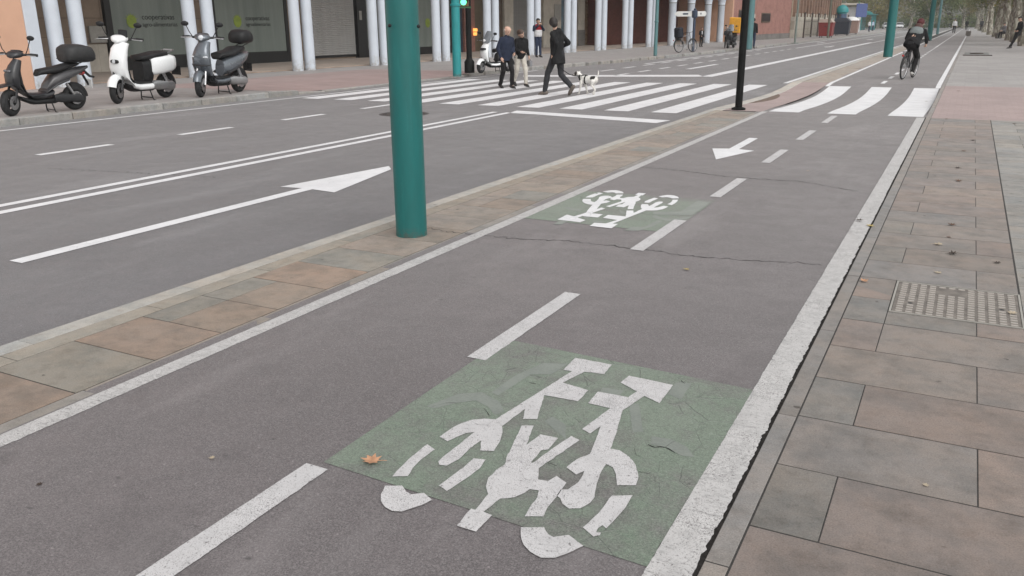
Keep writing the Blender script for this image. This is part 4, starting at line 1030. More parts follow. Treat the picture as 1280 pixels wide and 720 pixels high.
def scooter(label, pf, pr, paint, style, steer=.25, lean=-.06, group='scooters parked on the far pavement'):
    mid = (pf+pr)/2; dv = pf-pr; L = dv.length; sc = max(.92, min(1.16, L/1.30))
    t = thing('motor_scooter', label, 'scooter', (mid.x, mid.y, mid.z), math.atan2(dv.y, dv.x), group)
    body = t; S_ = Matrix.Scale(sc, 4); LN = Matrix.Rotation(lean, 4, 'X')
    parts_before = set(bpy.data.objects)
    xw, r, w = .65, .225 if style != 'sport' else .24, .10 if style != 'sport' else .125
    M = steer_mat(.50, steer)
    trim = M_BLACKPL
    wheel(t, xw, r, w, M_ALU if style in ('grey', 'maxi') else M_DKPL, M); wheel(t, -xw, r, w+.01, M_ALU if style in ('grey', 'maxi') else M_DKPL)
    # fork and front fender
    for s in (-1, 1): xf(MB().tube([(.455, s*.075, .60), (.64, s*.085, r)], .022, 8), M).build('fork_leg', M_DKPL if style != 'grey' else M_ALU, t, 40)
    if style == 'sport':
        mb = MB(); loft(mb, [(.46, .53, .07, .03, -.2), (.60, .56, .10, .03, -.2), (.78, .555, .095, .022, -.1), (.93, .53, .05, .012, 0)]); xf(mb, M).build('fender', paint, t, 50)
    else: fender(t, xw, r, r+.018, .075, radians(18), radians(150), paint, M)
    # apron / leg shield and floor tunnel
    mb = MB()
    if style == 'electric':
        loft(mb, [(.345, 1.0, .12, .06, -1.25), (.43, .90, .145, .08, -1.3), (.475, .74, .155, .09, -1.35), (.485, .58, .16, .085, -1.5), (.44, .42, .16, .08, -1.2), (.33, .30, .175, .075, -.6), (.15, .255, .175, .06, -.1), (-.12, .25, .175, .06, 0), (-.30, .275, .17, .06, .2)], 3.2)
    elif style == 'sport':
        loft(mb, [(.36, .98, .08, .06, -1.2), (.43, .86, .12, .09, -1.25), (.50, .70, .155, .11, -1.3), (.50, .54, .165, .09, -1.5), (.40, .42, .15, .075, -1.0), (.24, .33, .14, .07, -.5), (.04, .31, .15, .07, 0), (-.16, .36, .17, .08, .5)], 2.3)
    else:
        loft(mb, [(.355, .99, .11, .06, -1.2), (.44, .87, .145, .085, -1.3), (.49, .72, .18, .095, -1.35), (.475, .54, .19, .08, -1.5), (.42, .38, .18, .07, -1.1), (.28, .285, .18, .065, -.5), (.06, .265, .18, .055, 0), (-.16, .29, .17, .07, .3)], 2.5)
    mb.build('leg_shield', paint, t, 50)
    mb = MB(); loft(mb, [(.40, .93, .09, .035, -1.25), (.415, .74, .13, .035, -1.35), (.40, .56, .14, .03, -1.5), (.36, .43, .14, .03, -1.2), (.26, .345, .13, .02, -.5)], 3); mb.build('inner_shield', trim, t, 50)
    MB().box(-.16, .27, -.15, .15, .315, .345, .012).build('floor_mat', trim, t)
    mb = MB(); loft(mb, [(.42, .30, .11, .06, -.6), (.2, .22, .13, .05), (-.2, .22, .13, .06), (-.4, .27, .1, .06)]); mb.build('belly_pan', trim, t, 50)
    # rear body, seat
    if style == 'electric':
        mb = MB(); loft(mb, [(-.17, .60, .15, .15), (-.24, .60, .185, .165), (-.45, .61, .195, .165), (-.70, .63, .19, .155), (-.80, .64, .165, .13), (-.86, .65, .10, .07)], 4.0); mb.build('rear_body', paint, t, 50)
        mb = MB(); loft(mb, [(.02, .50, .12, .19), (-.04, .51, .14, .21), (-.19, .52, .145, .21), (-.235, .52, .12, .17)], 4); mb.build('battery_box', trim, t, 50)
        mb = MB(); loft(mb, [(.05, .735, .10, .03), (.02, .745, .145, .045), (-.2, .765, .16, .05), (-.42, .79, .16, .055), (-.62, .80, .14, .05), (-.68, .80, .09, .03)], 3); mb.build('seat', M_VINYL, t, 50)
    elif style == 'sport':
        mb = MB(); loft(mb, [(-.08, .47, .11, .10, .3), (-.2, .56, .15, .13, .2), (-.42, .64, .165, .11, .1), (-.66, .71, .13, .085), (-.88, .77, .085, .05), (-.99, .80, .04, .025)], 2.4); mb.build('rear_body', simple('dark_grey_panels', (.06, .058, .062), .4, 0, .3), t, 50)
        mb = MB(); loft(mb, [(.06, .70, .07, .03), (-.0, .745, .12, .055), (-.2, .765, .145, .06), (-.36, .785, .145, .065), (-.55, .835, .125, .055), (-.74, .865, .09, .04), (-.8, .865, .05, .02)], 2.4); mb.build('seat', M_VINYL, t, 50)
        mb = MB(); loft(mb, [(-.05, .40, .16, .05, .4), (-.25, .52, .18, .055, .4), (-.5, .60, .175, .045, .2)], 2.4); mb.build('side_panel', paint, t, 50)
    else:
        big = style == 'maxi'
        mb = MB(); loft(mb, [(-.06, .50, .10, .15, .1), (-.16, .53, .16, .17, .1), (-.34, .57, .19, .165), (-.58, .635, .185, .135), (-.80, .70, .13, .095), (-.95, .75, .06, .045)], 2.5); mb.build('rear_body', M_DKPL if big else paint, t, 50)
        mb = MB(); loft(mb, [(.06, .69, .08, .03), (.02, .735, .13, .055), (-.2, .755, .16, .06), (-.38, .775, .165, .065), (-.5, .825, .16, .065), (-.74, .85, .125, .05), (-.82, .85, .07, .025)], 2.6); mb.build('seat', M_VINYL, t, 50)
        mb = MB(); loft(mb, [(-.10, .42, .185, .035, .25), (-.3, .47, .205, .04, .2), (-.55, .545, .19, .035, .2)], 2.5); mb.build('side_panel', M_DKPL if not big else M_BLACKPL, t, 50)
    # engine, swing arm, exhaust, rear fender, plate, lights
    mb = MB(); loft(mb, [(-.16, .27, .05, .06), (-.3, .265, .055, .085), (-.5, .25, .05, .07), (-.68, .235, .05, .085), (-.75, .23, .03, .05)], 2.8); mb.v = [(x, y+.125, z) for x, y, z in mb.v]
    mb.build('engine_cover', M_ALU if style in ('grey', 'electric', 'maxi') else M_DKPL, t, 50)
    if style != 'electric': MB().tube([(-.25, -.14, .22), (-.42, -.17, .235), (-.5, -.175, .27), (-.85, -.18, .34)], [.025, .03, .055, .06], 12).build('exhaust', M_DKPL, t, 40)
    MB().tube([(-.45, .12, .52), (-.60, .13, .26)], .028, 8).build('shock_absorber', M_CHROME, t, 40)
    fender(t, -xw, r, r+.02, .065, radians(75), radians(178), trim, None, 'rear_fender')
    MB().box(-.995, -.985, -.10, .10, .40, .56).build('number_plate', M_BLACKPL if style in ('grey', 'electric') else simple('plate_white', (.6, .6, .6), .5), t)
    MB().tube([(-.88, 0, .66), (-.985, 0, .46)], .022, 6).build('plate_bracket', trim, t)
    tl_ = MB(); loft(tl_, [(-.84, .68, .07, .035), (-.90, .69, .055, .03)]); tl_.build('tail_lamp', M_REDLENS, t, 50)
    # handlebar
    def hb(mb, name, mat, par=None, sm=50): return xf(mb, M).build(name, mat, par or t, sm)
    hx, hz = .33, 1.06
    mb = MB(); loft(mb, [(.19, hz, .06, .04), (.25, hz+.01, .12, .055), (.33, hz+.01, .15, .065), (.41, hz-.005, .11, .055), (.45, hz-.02, .05, .03)], 2.4)
    cow = hb(mb, 'handlebar_cowl', paint if style != 'sport' else M_BPAINT)
    mb = MB(); loft(mb, [(.20, hz+.05, .09, .012, .35), (.29, hz+.075, .10, .012, .35)]); hb(mb, 'instrument_panel', M_GLASSY, cow)
    for s in (-1, 1):
        hb(MB().tube([(.31, s*.12, hz), (.27, s*.25, hz+.01), (.25, s*.37, hz)], [.022, .019, .019], 8), 'handlebar_arm', M_DKPL)
        hb(MB().tube([(.262, s*.255, hz+.008), (.25, s*.375, hz)], .026, 10), 'grip', M_RUBBER)
        hb(MB().tube([(.30, s*.2, hz), (.345, s*.30, hz-.005), (.33, s*.39, hz-.01)], .008, 6), 'brake_lever', M_CHROME)
        ht = .22 if style != 'sport' else .28
        hb(MB().tube([(.30, s*.19, hz+.02), (.31, s*.24, hz+.10), (.29, s*.30, hz+ht)], .008, 6), 'mirror_stem', M_BLACKPL)
        mb = MB(); mb.ell((0, 0, 0), (.022, .072, .045), 14, 8); mb.v = [(x+.30, y+s*.315, z+hz+ht+.02) for x, y, z in mb.v]
        mr = hb(mb, 'mirror', M_BLACKPL)
        mb = MB(); mb.ell((0, 0, 0), (.004, .06, .035), 12, 6); mb.v = [(x+.277, y+s*.315, z+hz+ht+.02) for x, y, z in mb.v]; hb(mb, 'mirror_glass', M_MIRROR, mr)
    # lamps on the apron
    if style == 'electric':
        mb = MB(); loft(mb, [(.555, .70, .085, .035, .1), (.585, .70, .075, .028, .1), (.592, .70, .05, .016, .1)], 3); hlm = mb.build('headlamp', M_BLACKPL, t, 50)
        MB().lathe([(.001, .596), (.03, .595), (.034, .588)], 16, (0, 0, .70), 'x').build('lamp_lens', M_LENS, hlm, 50)
        MB().box(.30, .33, -.09, .09, hz+.03, hz+.16, .01).build('windscreen', M_GLASSY, t)
    elif style == 'grey':
        hb(xf(MB().lathe([(.001, .125), (.035, .122), (.052, .11), (.058, .07)], 18, (0, 0, 0), 'x'), Matrix.Translation((.33, 0, hz-.005))), 'headlamp', M_LENS)
        for s in (-1, 1):
            mb = MB(); loft(mb, [(0, 0, .05, .02, .2), (.03, 0, .035, .012, .2)]); mb.v = [(x+.545, y+s*.13, z+.73-.15*abs(y)) for x, y, z in mb.v]; mb.build('indicator', M_LENS, t, 50)
        mb = MB(); loft(mb, [(.50, .585, .205, .02, .3), (.565, .575, .15, .016, .3), (.585, .57, .07, .01, .3)]); mb.build('apron_trim', M_DKPL, t, 50)
    elif style == 'sport':
        for s in (-1, 1):
            mb = MB().ell((.575, s*.05, .79), (.03, .045, .026), 12, 8); mb.build('headlamp', simple('smoked_lens', (.12, .12, .13), .1, 0, .5, .02), t, 60)
    else:
        mb = MB(); loft(mb, [(.53, .80, .16, .05, .5), (.60, .79, .10, .04, .5), (.62, .78, .04, .02, .5)]); mb.build('headlamp', M_GLASSY, t, 50)
        mb = MB(); R = []
        for k in range(7):
            tt = k/6; hw = .19*(1-.35*tt**2); R.append([(.47-.16*tt-.05*abs(q)**2, hw*q, 1.0+.38*tt) for q in (-1, -.6, -.2, .2, .6, 1)])
        mb.rings(R, False, False); mb.build('windscreen', simple('smoked_screen', (.18, .2, .22), .1, 0, .3), t, 60)
    # stand
    for s in (-1, 1): MB().tube([(-.12, s*.09, .22), (-.16, s*.13, .02), (-.20, s*.15, .0)], .012, 6).build('stand_leg', M_DKPL, t)
    MB().tube([(-.15, -.12, .05), (-.15, .12, .05)], .01, 6).build('stand_bar', M_DKPL, t)
    # luggage rack and cases
    if style == 'sport':
        for s in (-1, 1): MB().tube([(-.62, s*.09, .84), (-.85, s*.09, .90), (-1.0, s*.06, .90)], .011, 6).build('rack_rail', M_DKPL, t)
        mb = MB(); loft(mb, [(-.50, 1.02, .16, .10), (-.54, 1.04, .23, .15), (-.62, 1.06, .26, .165), (-.86, 1.06, .265, .165), (-1.02, 1.04, .24, .145), (-1.09, 1.01, .17, .09)], 3.2); tc = mb.build('top_box', simple('soft_black_box', (.02, .02, .021), .6), t, 50)
        mb = MB(); loft(mb, [(-.515, .955, .20, .012), (-.62, .955, .272, .014), (-.86, .955, .277, .014), (-1.06, .955, .22, .012)], 3.5); mb.build('box_seam', M_BLACKPL, tc, 50)
        MB().tube([(-.88, 0, .76), (-1.03, .0, .62), (-1.12, 0, .60)], [.03, .025, .02], 8).build('tail_bracket', M_DKPL, t)
    elif style == 'grey':
        for s in (-1, 1): MB().tube([(-.66, s*.07, .86), (-.82, s*.08, .92), (-.95, s*.05, .93)], .011, 6).build('rack_rail', M_DKPL, t)
        mb = MB(); loft(mb, [(-.60, 1.04, .10, .06), (-.63, 1.05, .17, .11), (-.72, 1.07, .20, .135), (-.90, 1.07, .20, .13), (-1.0, 1.05, .16, .10), (-1.03, 1.04, .10, .06)], 3); tc = mb.build('top_box', M_BLACKPL, t, 50)
        mb = MB(); loft(mb, [(-.98, 1.09, .15, .035), (-1.025, 1.08, .12, .028)], 3); mb.build('box_reflector', M_REDLENS, tc, 50)
    elif style == 'electric':
        MB().tube([(-.62, -.1, .80), (-.82, -.1, .86), (-.82, .1, .86), (-.62, .1, .80)], .013, 8).build('grab_rail', M_CHROME, t, 40)
    elif style == 'courier':
        MB().box(-1.15, -.35, -.36, .36, .88, 1.78, .04).build('delivery_box', simple('amber_delivery_box', (.75, .36, .03), .5, var=.08), t)
    # scale / lean the whole machine (parts carry it so that the root stays at the wheels' base)
    for o in t.children:
        o.matrix_basis = LN @ S_ @ o.matrix_basis
    return t
def gz(u, v): return G(u, v, ZF)
scooter('matte black sporty scooter with a big black top box, leftmost of the parked scooters', gz(11.8, 145), gz(94.5, 137.2), M_BPAINT, 'sport', .45)
scooter('white electric scooter with black seat, between the black and the grey scooter', gz(142, 129.8), gz(209, 121.8), M_WPAINT, 'electric', .35)
scooter('metallic grey scooter with a small black top box in front of the second shop window', gz(246, 121.8), gz(300.5, 114.8), M_GPAINT, 'grey', .35)
scooter('white maxi scooter with windscreen parked behind the traffic light', gz(600, 91.5), gz(600, 91.5)+Vector((.42, 1.12, 0)), M_WPAINT, 'maxi', .3)
cs_ = scooter('small black delivery moped with a yellow box seen past the slim black post', gz(909, 60.5), gz(909, 60.5)+Vector((.05, 1.29, 0)), M_BPAINT, 'courier', .1, group='delivery mopeds')

# ================================================================ bicycles
def bicycle(parent_name, label, loc, rz, lean, colr, rack=False, group=None):
    t = thing(parent_name, label, 'bicycle', loc, rz, group)
    fm = simple('bike_frame_'+label[:12], colr, .35, .2, .3); R = .335
    A, B = (-.50, 0, R), (.52, 0, R); bb = (-.07, 0, .29); st = (-.22, 0, .80); hd1, hd2 = (.34, 0, .86), (.37, 0, .70)
    fr = MB()
    for a, b, r in ((bb, st, .017), (bb, hd2, .02), (st, hd1, .017), (hd1, hd2, .021)): fr.tube([a, b], r, 8)
    for s in (-1, 1): fr.tube([bb, (-.5, s*.06, R)], .010, 6); fr.tube([(-.2, 0, .74), (-.5, s*.06, R)], .009, 6)
    fr.build('frame', fm, t, 40)
    fk = MB()
    for s in (-1, 1): fk.tube([(.37, 0, .70), (.385, s*.055, .64), (.52, s*.055, R)], .012, 6)
    fk.build('fork', fm, t, 40)
    for c in (A, B):
        prof = [(R-.022+.022*cos(2*pi*k/8), .022*sin(2*pi*k/8)) for k in range(9)]
        wv = MB().lathe(prof, 36, c, 'y').build('wheel', M_RUBBER, t, 60)
        rm = MB().lathe([(R-.04, -.012), (R-.05, 0), (R-.04, .012), (R-.03, 0), (R-.04, -.012)], 36, c, 'y'); rm.tube([(c[0], -.05, c[2]), (c[0], .05, c[2])], .02, 8); rm.build('rim', M_ALU, wv, 50)
        sp = MB()
        for k in range(18):
            a = 2*pi*k/18; sp.tube([(c[0], (.02 if k % 2 else -.02), c[2]), (c[0]+cos(a)*(R-.045), 0, c[2]+sin(a)*(R-.045))], .0022, 4)
        sp.build('spokes', M_CHROME, wv)
    MB().tube([(-.22, 0, .78), (-.245, 0, .90)], .013, 8).build('seat_post', M_ALU, t)
    sd = MB(); loft(sd, [(-.38, .925, .075, .03), (-.30, .935, .08, .028), (-.18, .93, .04, .022), (-.10, .925, .02, .015)]); sd.build('saddle', M_VINYL, t, 50)
    hbm = MB().tube([(.33, 0, .86), (.325, 0, .98)], .014, 8); hbm.tube([(.22, -.30, 1.0), (.29, -.20, 1.01), (.325, 0, .99), (.29, .20, 1.01), (.22, .30, 1.0)], .012, 8); hbm.build('handlebar', M_DKPL, t, 40)
    for s in (-1, 1): MB().tube([(.27, s*.23, 1.01), (.21, s*.31, 1.0)], .017, 8).build('grip', M_RUBBER, t, 40)
    cr = MB().lathe([(.09, -.052), (.095, -.05), (.09, -.048), (.02, -.05)], 20, bb, 'y'); cr.tube([(bb[0], -.06, bb[2]), (bb[0]+.05, -.06, bb[2]-.16)], .009, 6); cr.tube([(bb[0], .06, bb[2]), (bb[0]-.05, .06, bb[2]+.16)], .009, 6); cr.build('crankset', M_ALU, t, 40)
    for (x, y, z) in ((bb[0]+.05, -.11, bb[2]-.17), (bb[0]-.05, .11, bb[2]+.15)): MB().box(x-.04, x+.04, y-.04, y+.04, z-.012, z+.012, .004).build('pedal', M_BLACKPL, t)
    for (c, a0, a1) in ((A, 20, 185), (B, 30, 150)): fender(t, c[0], c[2], R+.012, .028, radians(a0), radians(a1), M_BLACKPL, None, 'mudguard')
    if rack:
        rk = MB()
        for s in (-1, 1): rk.tube([(-.25, s*.06, .70), (-.72, s*.06, .71)], .007, 6); rk.tube([(-.6, s*.06, .71), (-.5, s*.07, R)], .006, 6)
        rk.build('rack', M_DKPL, t); MB().ell((-.85, 0, .62), (.02, .03, .03), 10, 6).build('reflector', M_REDLENS, t)
    for o in t.children: o.matrix_basis = Matrix.Rotation(lean, 4, 'X') @ o.matrix_basis
    return t

# ================================================================ cars, bins, shelter
def car(label, loc, rz, paint, van=False, group='cars waiting at the far end of the road'):
    t = thing('car' if not van else 'van', label, 'car' if not van else 'van', loc, rz, group)
    H_ = 1.0
    lo = MB(); secs = [(2.1, .50, .62, .16), (2.0, .55, .80, .26), (1.5, .58, .87, .33), (.8, .62, .89, .36), (-.5, .64, .90, .38), (-1.5, .64, .89, .38), (-2.0, .64, .84, .34), (-2.12, .62, .7, .24)]
    loft(lo, secs, 4.5, 24); lo.build('body', paint, t, 45)
    hi = MB()
    if van: loft(hi, [(1.35, .95, .78, .10), (.75, 1.30, .80, .50, .35), (.2, 1.40, .82, .62), (-1.9, 1.42, .82, .62), (-2.05, 1.38, .78, .56)], 5, 24)
    else: loft(hi, [(.95, .93, .76, .08), (.25, 1.12, .70, .30, .3), (-.2, 1.16, .68, .32), (-.9, 1.15, .67, .31), (-1.6, 1.03, .72, .14)], 4, 24)
    hi.build('cabin', paint if van else M_GLASSY, t, 45)
    if not van:
        rf = MB(); loft(rf, [(.12, 1.44, .55, .03), (-.3, 1.475, .6, .03), (-.9, 1.46, .58, .03), (-1.2, 1.40, .52, .03)], 3); rf.build('roof', paint, t, 45)
        for s in (-1, 1): MB().tube([(.90, s*.73, .92), (.15, s*.60, 1.42)], .035, 6).build('pillar', paint, t)
    else:
        ws = MB(); loft(ws, [(1.18, 1.12, .70, .06, .6), (.83, 1.50, .68, .2, .6)], 5); ws.build('windscreen', M_GLASSY, t, 45)
    for s in (-1, 1):
        for x in (1.32, -1.32):
            wv = MB().lathe([(.31, -.1), (.32, 0), (.31, .1), (.2, .11), (.2, -.11), (.31, -.1)], 20, (x, s*.80, .32), 'y').build('wheel', M_RUBBER, t, 40); MB().lathe([(.001, -.08), (.2, -.09), (.2, .09), (.001, .08)], 16, (x, s*.80, .32), 'y').build('rim', M_ALU, wv, 40)
        MB().ell((2.0, s*.62, .66), (.10, .17, .08), 12, 8).build('headlight', M_LENS, t, 60); MB().ell((-2.06, s*.62, .78), (.06, .16, .09), 12, 8).build('tail_light', M_REDLENS, t, 60)
        MB().ell((.72, s*.97, .98), (.06, .1, .07), 10, 6).build('mirror', paint, t, 60)
    MB().box(2.06, 2.13, -.45, .45, .30, .52, .02).build('grille', M_BLACKPL, t); MB().box(2.132, 2.142, -.26, .26, .42, .53).build('number_plate', M_BOARD, t)
    return t
M_RPAINT = simple('red_car_paint', (.42, .03, .03), .3, 0, .5, .05); M_SPAINT = simple('silver_car_paint', (.45, .46, .47), .3, .5, .5, .05); M_BKPAINT = simple('dark_blue_car_paint', (.02, .025, .05), .3, 0, .5)
car('white car waiting farther left behind the dark teal post', G(1108, 36.5, ZR), -pi/2+.15, M_WPAINT)
car('white car facing the camera just right of the dark teal post', G(1124, 36, ZR), -pi/2+.1, M_WPAINT)
car('red car half hidden behind the cyclist', G(1141, 34.5, ZR), -pi/2+.1, M_RPAINT); car('silver car right behind the cyclist', G(1153, 34, ZR), -pi/2+.05, M_SPAINT)
car('white van standing tall behind the waiting cars', G(1133, 31.8, ZR), -pi/2+.08, M_WPAINT, True, None)
car('dark blue car beyond the distant teal posts', G(1184, 33, ZR), -pi/2, M_BKPAINT)

def bin_box(label, u, v, w, d, h, mat, lidmat, group='bins on the far pavement', lid='flat'):
    g = G(u, v, ZF); t = thing('waste_container', label, 'container', g, math.atan2(D3.y, D3.x), group)
    mb = MB(); R = [[(-w/2*k, -d/2*k, z), (w/2*k, -d/2*k, z), (w/2*k, d/2*k, z), (-w/2*k, d/2*k, z)] for z, k in ((.15, .86), (.2, .9), (h*.75, 1.0), (h*.78, 1.04), (h*.82, 1.04))]; mb.rings(R); mb.build('body', mat, t)
    if lid == 'dome': lm = MB().ell((0, 0, h*.8), (w*.52, d*.52, h*.25), 18, 10)
    else: lm = MB(); lm.rings([[(-w*.52, -d*.52, h*.825), (w*.52, -d*.52, h*.825), (w*.52, d*.52, h*.825), (-w*.52, d*.52, h*.825)], [(-w*.5, -d*.3, h), (w*.5, -d*.3, h), (w*.5, d*.45, h), (-w*.5, d*.45, h)]])
    lm.build('lid', lidmat, t, 40)
    for sx in (-1, 1):
        for sy in (-1, 1): MB().lathe([(.001, -.03), (.09, -.03), (.09, .03), (.001, .03)], 12, (sx*w*.38, sy*d*.36, .09), 'y').build('castor', M_RUBBER, t, 40)
        MB().tube([(sx*w*.51, -.1, h*.6), (sx*w*.56, 0, h*.62), (sx*w*.51, .1, h*.6)], .03, 6).build('side_handle', M_DKPL, t)
    return t
bin_box('dark red waste container with a pale lid before the palace', 1032, 47, 1.9, 1.3, 1.75, simple('dark_red_bin', (.22, .03, .028), .5), simple('pale_bin_lid', (.4, .33, .28), .6))
bin_box('dark navy waste container beside the white one', 1052, 44.5, 1.9, 1.6, 1.9, simple('navy_bin', (.02, .025, .04), .45), simple('navy_bin', (.02, .025, .04), .45))
bin_box('white domed recycling container right of the navy one', 1063, 43, 2.0, 1.7, 2.0, simple('brownish_bin', (.3, .2, .17), .6), simple('white_bin', (.7, .7, .7), .5), lid='dome')
# advertising column and bus shelter
g = G(1050, 42, ZF); kc = thing('advertising_column', 'teal and blue advertising column behind the containers', 'column', g)
MB().lathe([(.75, 0), (.75, .4), (.6, .45), (.6, 2.6), (.8, 2.7), (.8, 3.1), (.5, 3.5), (.001, 3.7)], 20).build('drum', M_TEAL_L, kc, 40); MB().lathe([(.605, .6), (.605, 2.5)], 20).build('poster', simple('blue_poster', (.05, .09, .16), .4, var=.5, scale=2), kc, 40)
g = G(1061, 40.5, ZF); kq = thing('white_kiosk', 'pale grey kiosk with white corner pillars behind the containers', 'kiosk', g, math.atan2(D3.y, D3.x))
MB().box(-1.3, 1.3, -1.1, 1.1, -.02, 3.6).build('wall', simple('pale_grey_panel', (.4, .4, .41), .6), kq)
for sx in (-1, 1):
    for sy in (-1, 1): MB().box(sx*1.3-.2, sx*1.3+.2, sy*1.1-.2, sy*1.1+.2, -.02, 3.8, .03).build('pillar', simple('white_pillar', (.65, .65, .66), .6), kq)
MB().box(-1.8, 1.8, -1.6, 1.6, 3.803, 4.1, .03).build('roof', M_CREAM, kq)
g = G(1070, 41.5, ZF); bs = thing('blue_sign', 'square blue road sign on a green post near the bus shelter', 'sign', g, rz2)
zs = CAM_H+ray(1073, 13).z*(g.xy.length/ray(1073, 13).xy.length)
MB().tube([(0, 0, -.02), (0, 0, zs+1.2)], .09, 8).build('post', simple('green_post', (.05, .16, .10), .5), bs, 40); MB().box(-.35, 1.15, -.1, -.05, zs-.9, zs+.85, .02).build('sign_plate', simple('blue_sign_face', (.07, .10, .26), .5, var=.2), bs)
g = G(1097, 37.5, ZF); sh = thing('bus_shelter', 'teal framed glass bus shelter at the far end of the pavement', 'shelter', g, math.atan2(D3.y, D3.x)); sh.location = (g.x-1, g.y, g.z)
for x in (-4, -1.4, 1.4, 4):
    for y in (-.1, 1.7): MB().tube([(x, y, 0), (x, y, 2.7)], .09, 8).build('post', M_TEAL_L, sh, 40)
    MB().tube([(x, -.1, 2.5), (x, 1.0, 3.4), (x, 1.7, 2.6)], .07, 6).build('brace', M_TEAL_L, sh, 40)
for k in range(3): MB().box(-3.9+2.7*k, -1.5+2.7*k, 1.66, 1.70, .3, 2.3).build('glass_panel', simple('shelter_glass', (.1, .13, .14), .15), sh)
MB().box(-4.6, 4.6, -.5, 2.2, 2.75, 2.85).build('roof', M_TEAL_L, sh); MB().box(-3.5, 3.5, 1.1, 1.5, .42, .48).build('bench', M_TEAL_G, sh)
# ================================================================ people
STAND = dict(pel=(0, 0, .93), che=(0, .0, 1.26), nek=(0, -.005, 1.475), head=(0, .025, 1.615),
             shl=(-.185, 0, 1.415), shr=(.185, 0, 1.415), ell=(-.235, -.02, 1.13), elr=(.235, -.02, 1.13), wrl=(-.245, .06, .88), wrr=(.245, .06, .88),
             hil=(-.09, 0, .90), hir=(.09, 0, .90), knl=(-.10, .02, .49), knr=(.10, .02, .49), anl=(-.10, -.02, .085), anr=(.10, -.02, .085), tol=(-.11, .15, .03), tor=(.11, .15, .03))
def person(label, loc, face, pose, top, bottom, shoes=None, hair=None, h=1.72, vox=.016, coat=0.0, girth=1.0, look=0.0, bald=False, hood=False, hands='curl', group='pedestrians', extra=None, longhair=False):
    P = {k: Vector(v) for k, v in STAND.items()}
    for k, v in pose.items(): P[k] = Vector(v)
    k_ = h/1.73; sid = sum(map(ord, label)) % 97
    t = thing('person', label, 'person', loc, face, group)         # local +y is forward
    def sc(mb): mb.v = [(x*k_, y*k_, z*k_) for x, y, z in mb.v]; return mb
    side = (P['shr']-P['shl']).normalized(); hs_ = (P['hir']-P['hil']).normalized()
    up = (P['head']-P['nek']).normalized()
    Rl = Matrix.Rotation(look, 3, 'Z'); hf = Rl @ Vector((0, 1, 0)); hf = (hf-up*hf.dot(up)).normalized(); hr = hf.cross(up)
    H0 = P['head']
    def hp(r, f, u): return H0+hr*r+hf*f+up*u
    b = MB()
    # head: cranium, face, jaw, nose, ears, brow
    b.cap(hp(0, -.022, .028), hp(0, .02, .03), .092, .088, 14); b.cap(hp(0, .03, -.02), hp(0, .045, -.075), .07, .045, 12); b.cap(hp(0, .085, .0), hp(0, .108, -.03), .012, .017, 8)
    b.cap(hp(-.035, .088, .018), hp(.035, .088, .018), .016, .016, 8); b.cap(hp(-.02, .088, -.065), hp(.02, .088, -.065), .012, .012, 8)
    for s in (-1, 1): b.cap(hp(s*.088, -.005, .015), hp(s*.090, -.01, -.03), .016, .012, 8)
    b.cap(P['nek']-up*.05, hp(0, -.01, -.05), .058, .054, 12)
    # trunk and limbs
    b.cap(P['pel'], P['che'], .10*girth, .115*girth, 14, side, 1.35); b.cap(P['che'], P['nek']-up*.06, .095, .05, 14, side, 1.2)
    for s, q in ((-1, 'l'), (1, 'r')):
        sk = P['sh'+q]+(P['pel']-P['che']).normalized()*.035; b.cap(sk, P['el'+q], .042, .036); b.cap(P['el'+q], P['wr'+q], .036, .026); b.cap(P['che'], sk, .07, .045)
        b.cap(P['hi'+q], P['kn'+q], .078, .052); b.cap(P['kn'+q], P['an'+q], .05, .036); b.cap(P['an'+q], P['an'+q].lerp(P['to'+q], .4), .030, .018)
        d = (P['wr'+q]-P['el'+q]).normalized(); w = P['wr'+q]
        f = Vector((0, 1, 0)); f = (f-d*f.dot(d)); f = f.normalized() if f.length > .2 else Vector((1, 0, 0)); n_ = d.cross(f)*(-s)   # n_: palm side
        pm = w+d*.085; b.cap(w+d*.01, pm, .024, .027, 10, f, 1.45)
        for i, (o_, l) in enumerate(((-.030, .062), (-.010, .074), (.010, .070), (.029, .055))):
            k0 = pm-f*o_*-1.0; c1 = .35 if hands == 'curl' else 1.1
            k1 = k0+(d*cos(c1)+n_*sin(c1))*l*.6; k2 = k1+(d*cos(c1*2.2)+n_*sin(c1*2.2))*l*.5
            b.cap(k0, k1, .0105, .010, 6); b.cap(k1, k2, .010, .008, 6)
        th = w+d*.03+f*.028; b.cap(th, th+(d*.7+f*.55+n_*.35).normalized()*.045, .013, .011, 6); b.cap(th+(d*.7+f*.55+n_*.35).normalized()*.045, th+(d*.9+f*.2+n_*.5).normalized()*.08, .011, .009, 6)
    voxel(sc(b), 'body', M_SKIN, t, min(vox, .011)*k_, 3)
    for s in (-1, 1): sc(MB().ell(hp(s*.034, .098, .0), (.012, .012, .009), 8, 6)).build('eye', M_EYE, t, 60)
    # trousers
    b = MB(); b.cap(P['pel']+Vector((0, 0, .06)), P['pel']-Vector((0, 0, .02)), .115*girth, .12*girth, 14, hs_, 1.32)
    for q in 'lr':
        b.cap(P['hi'+q], P['kn'+q], .096, .070); d = (P['an'+q]-P['kn'+q]).normalized(); b.cap(P['kn'+q], P['an'+q]-d*.02, .070, .060)
    voxel(sc(b), 'trousers', bottom, t, vox*k_, 5, .010*k_, 12, seed=sid)
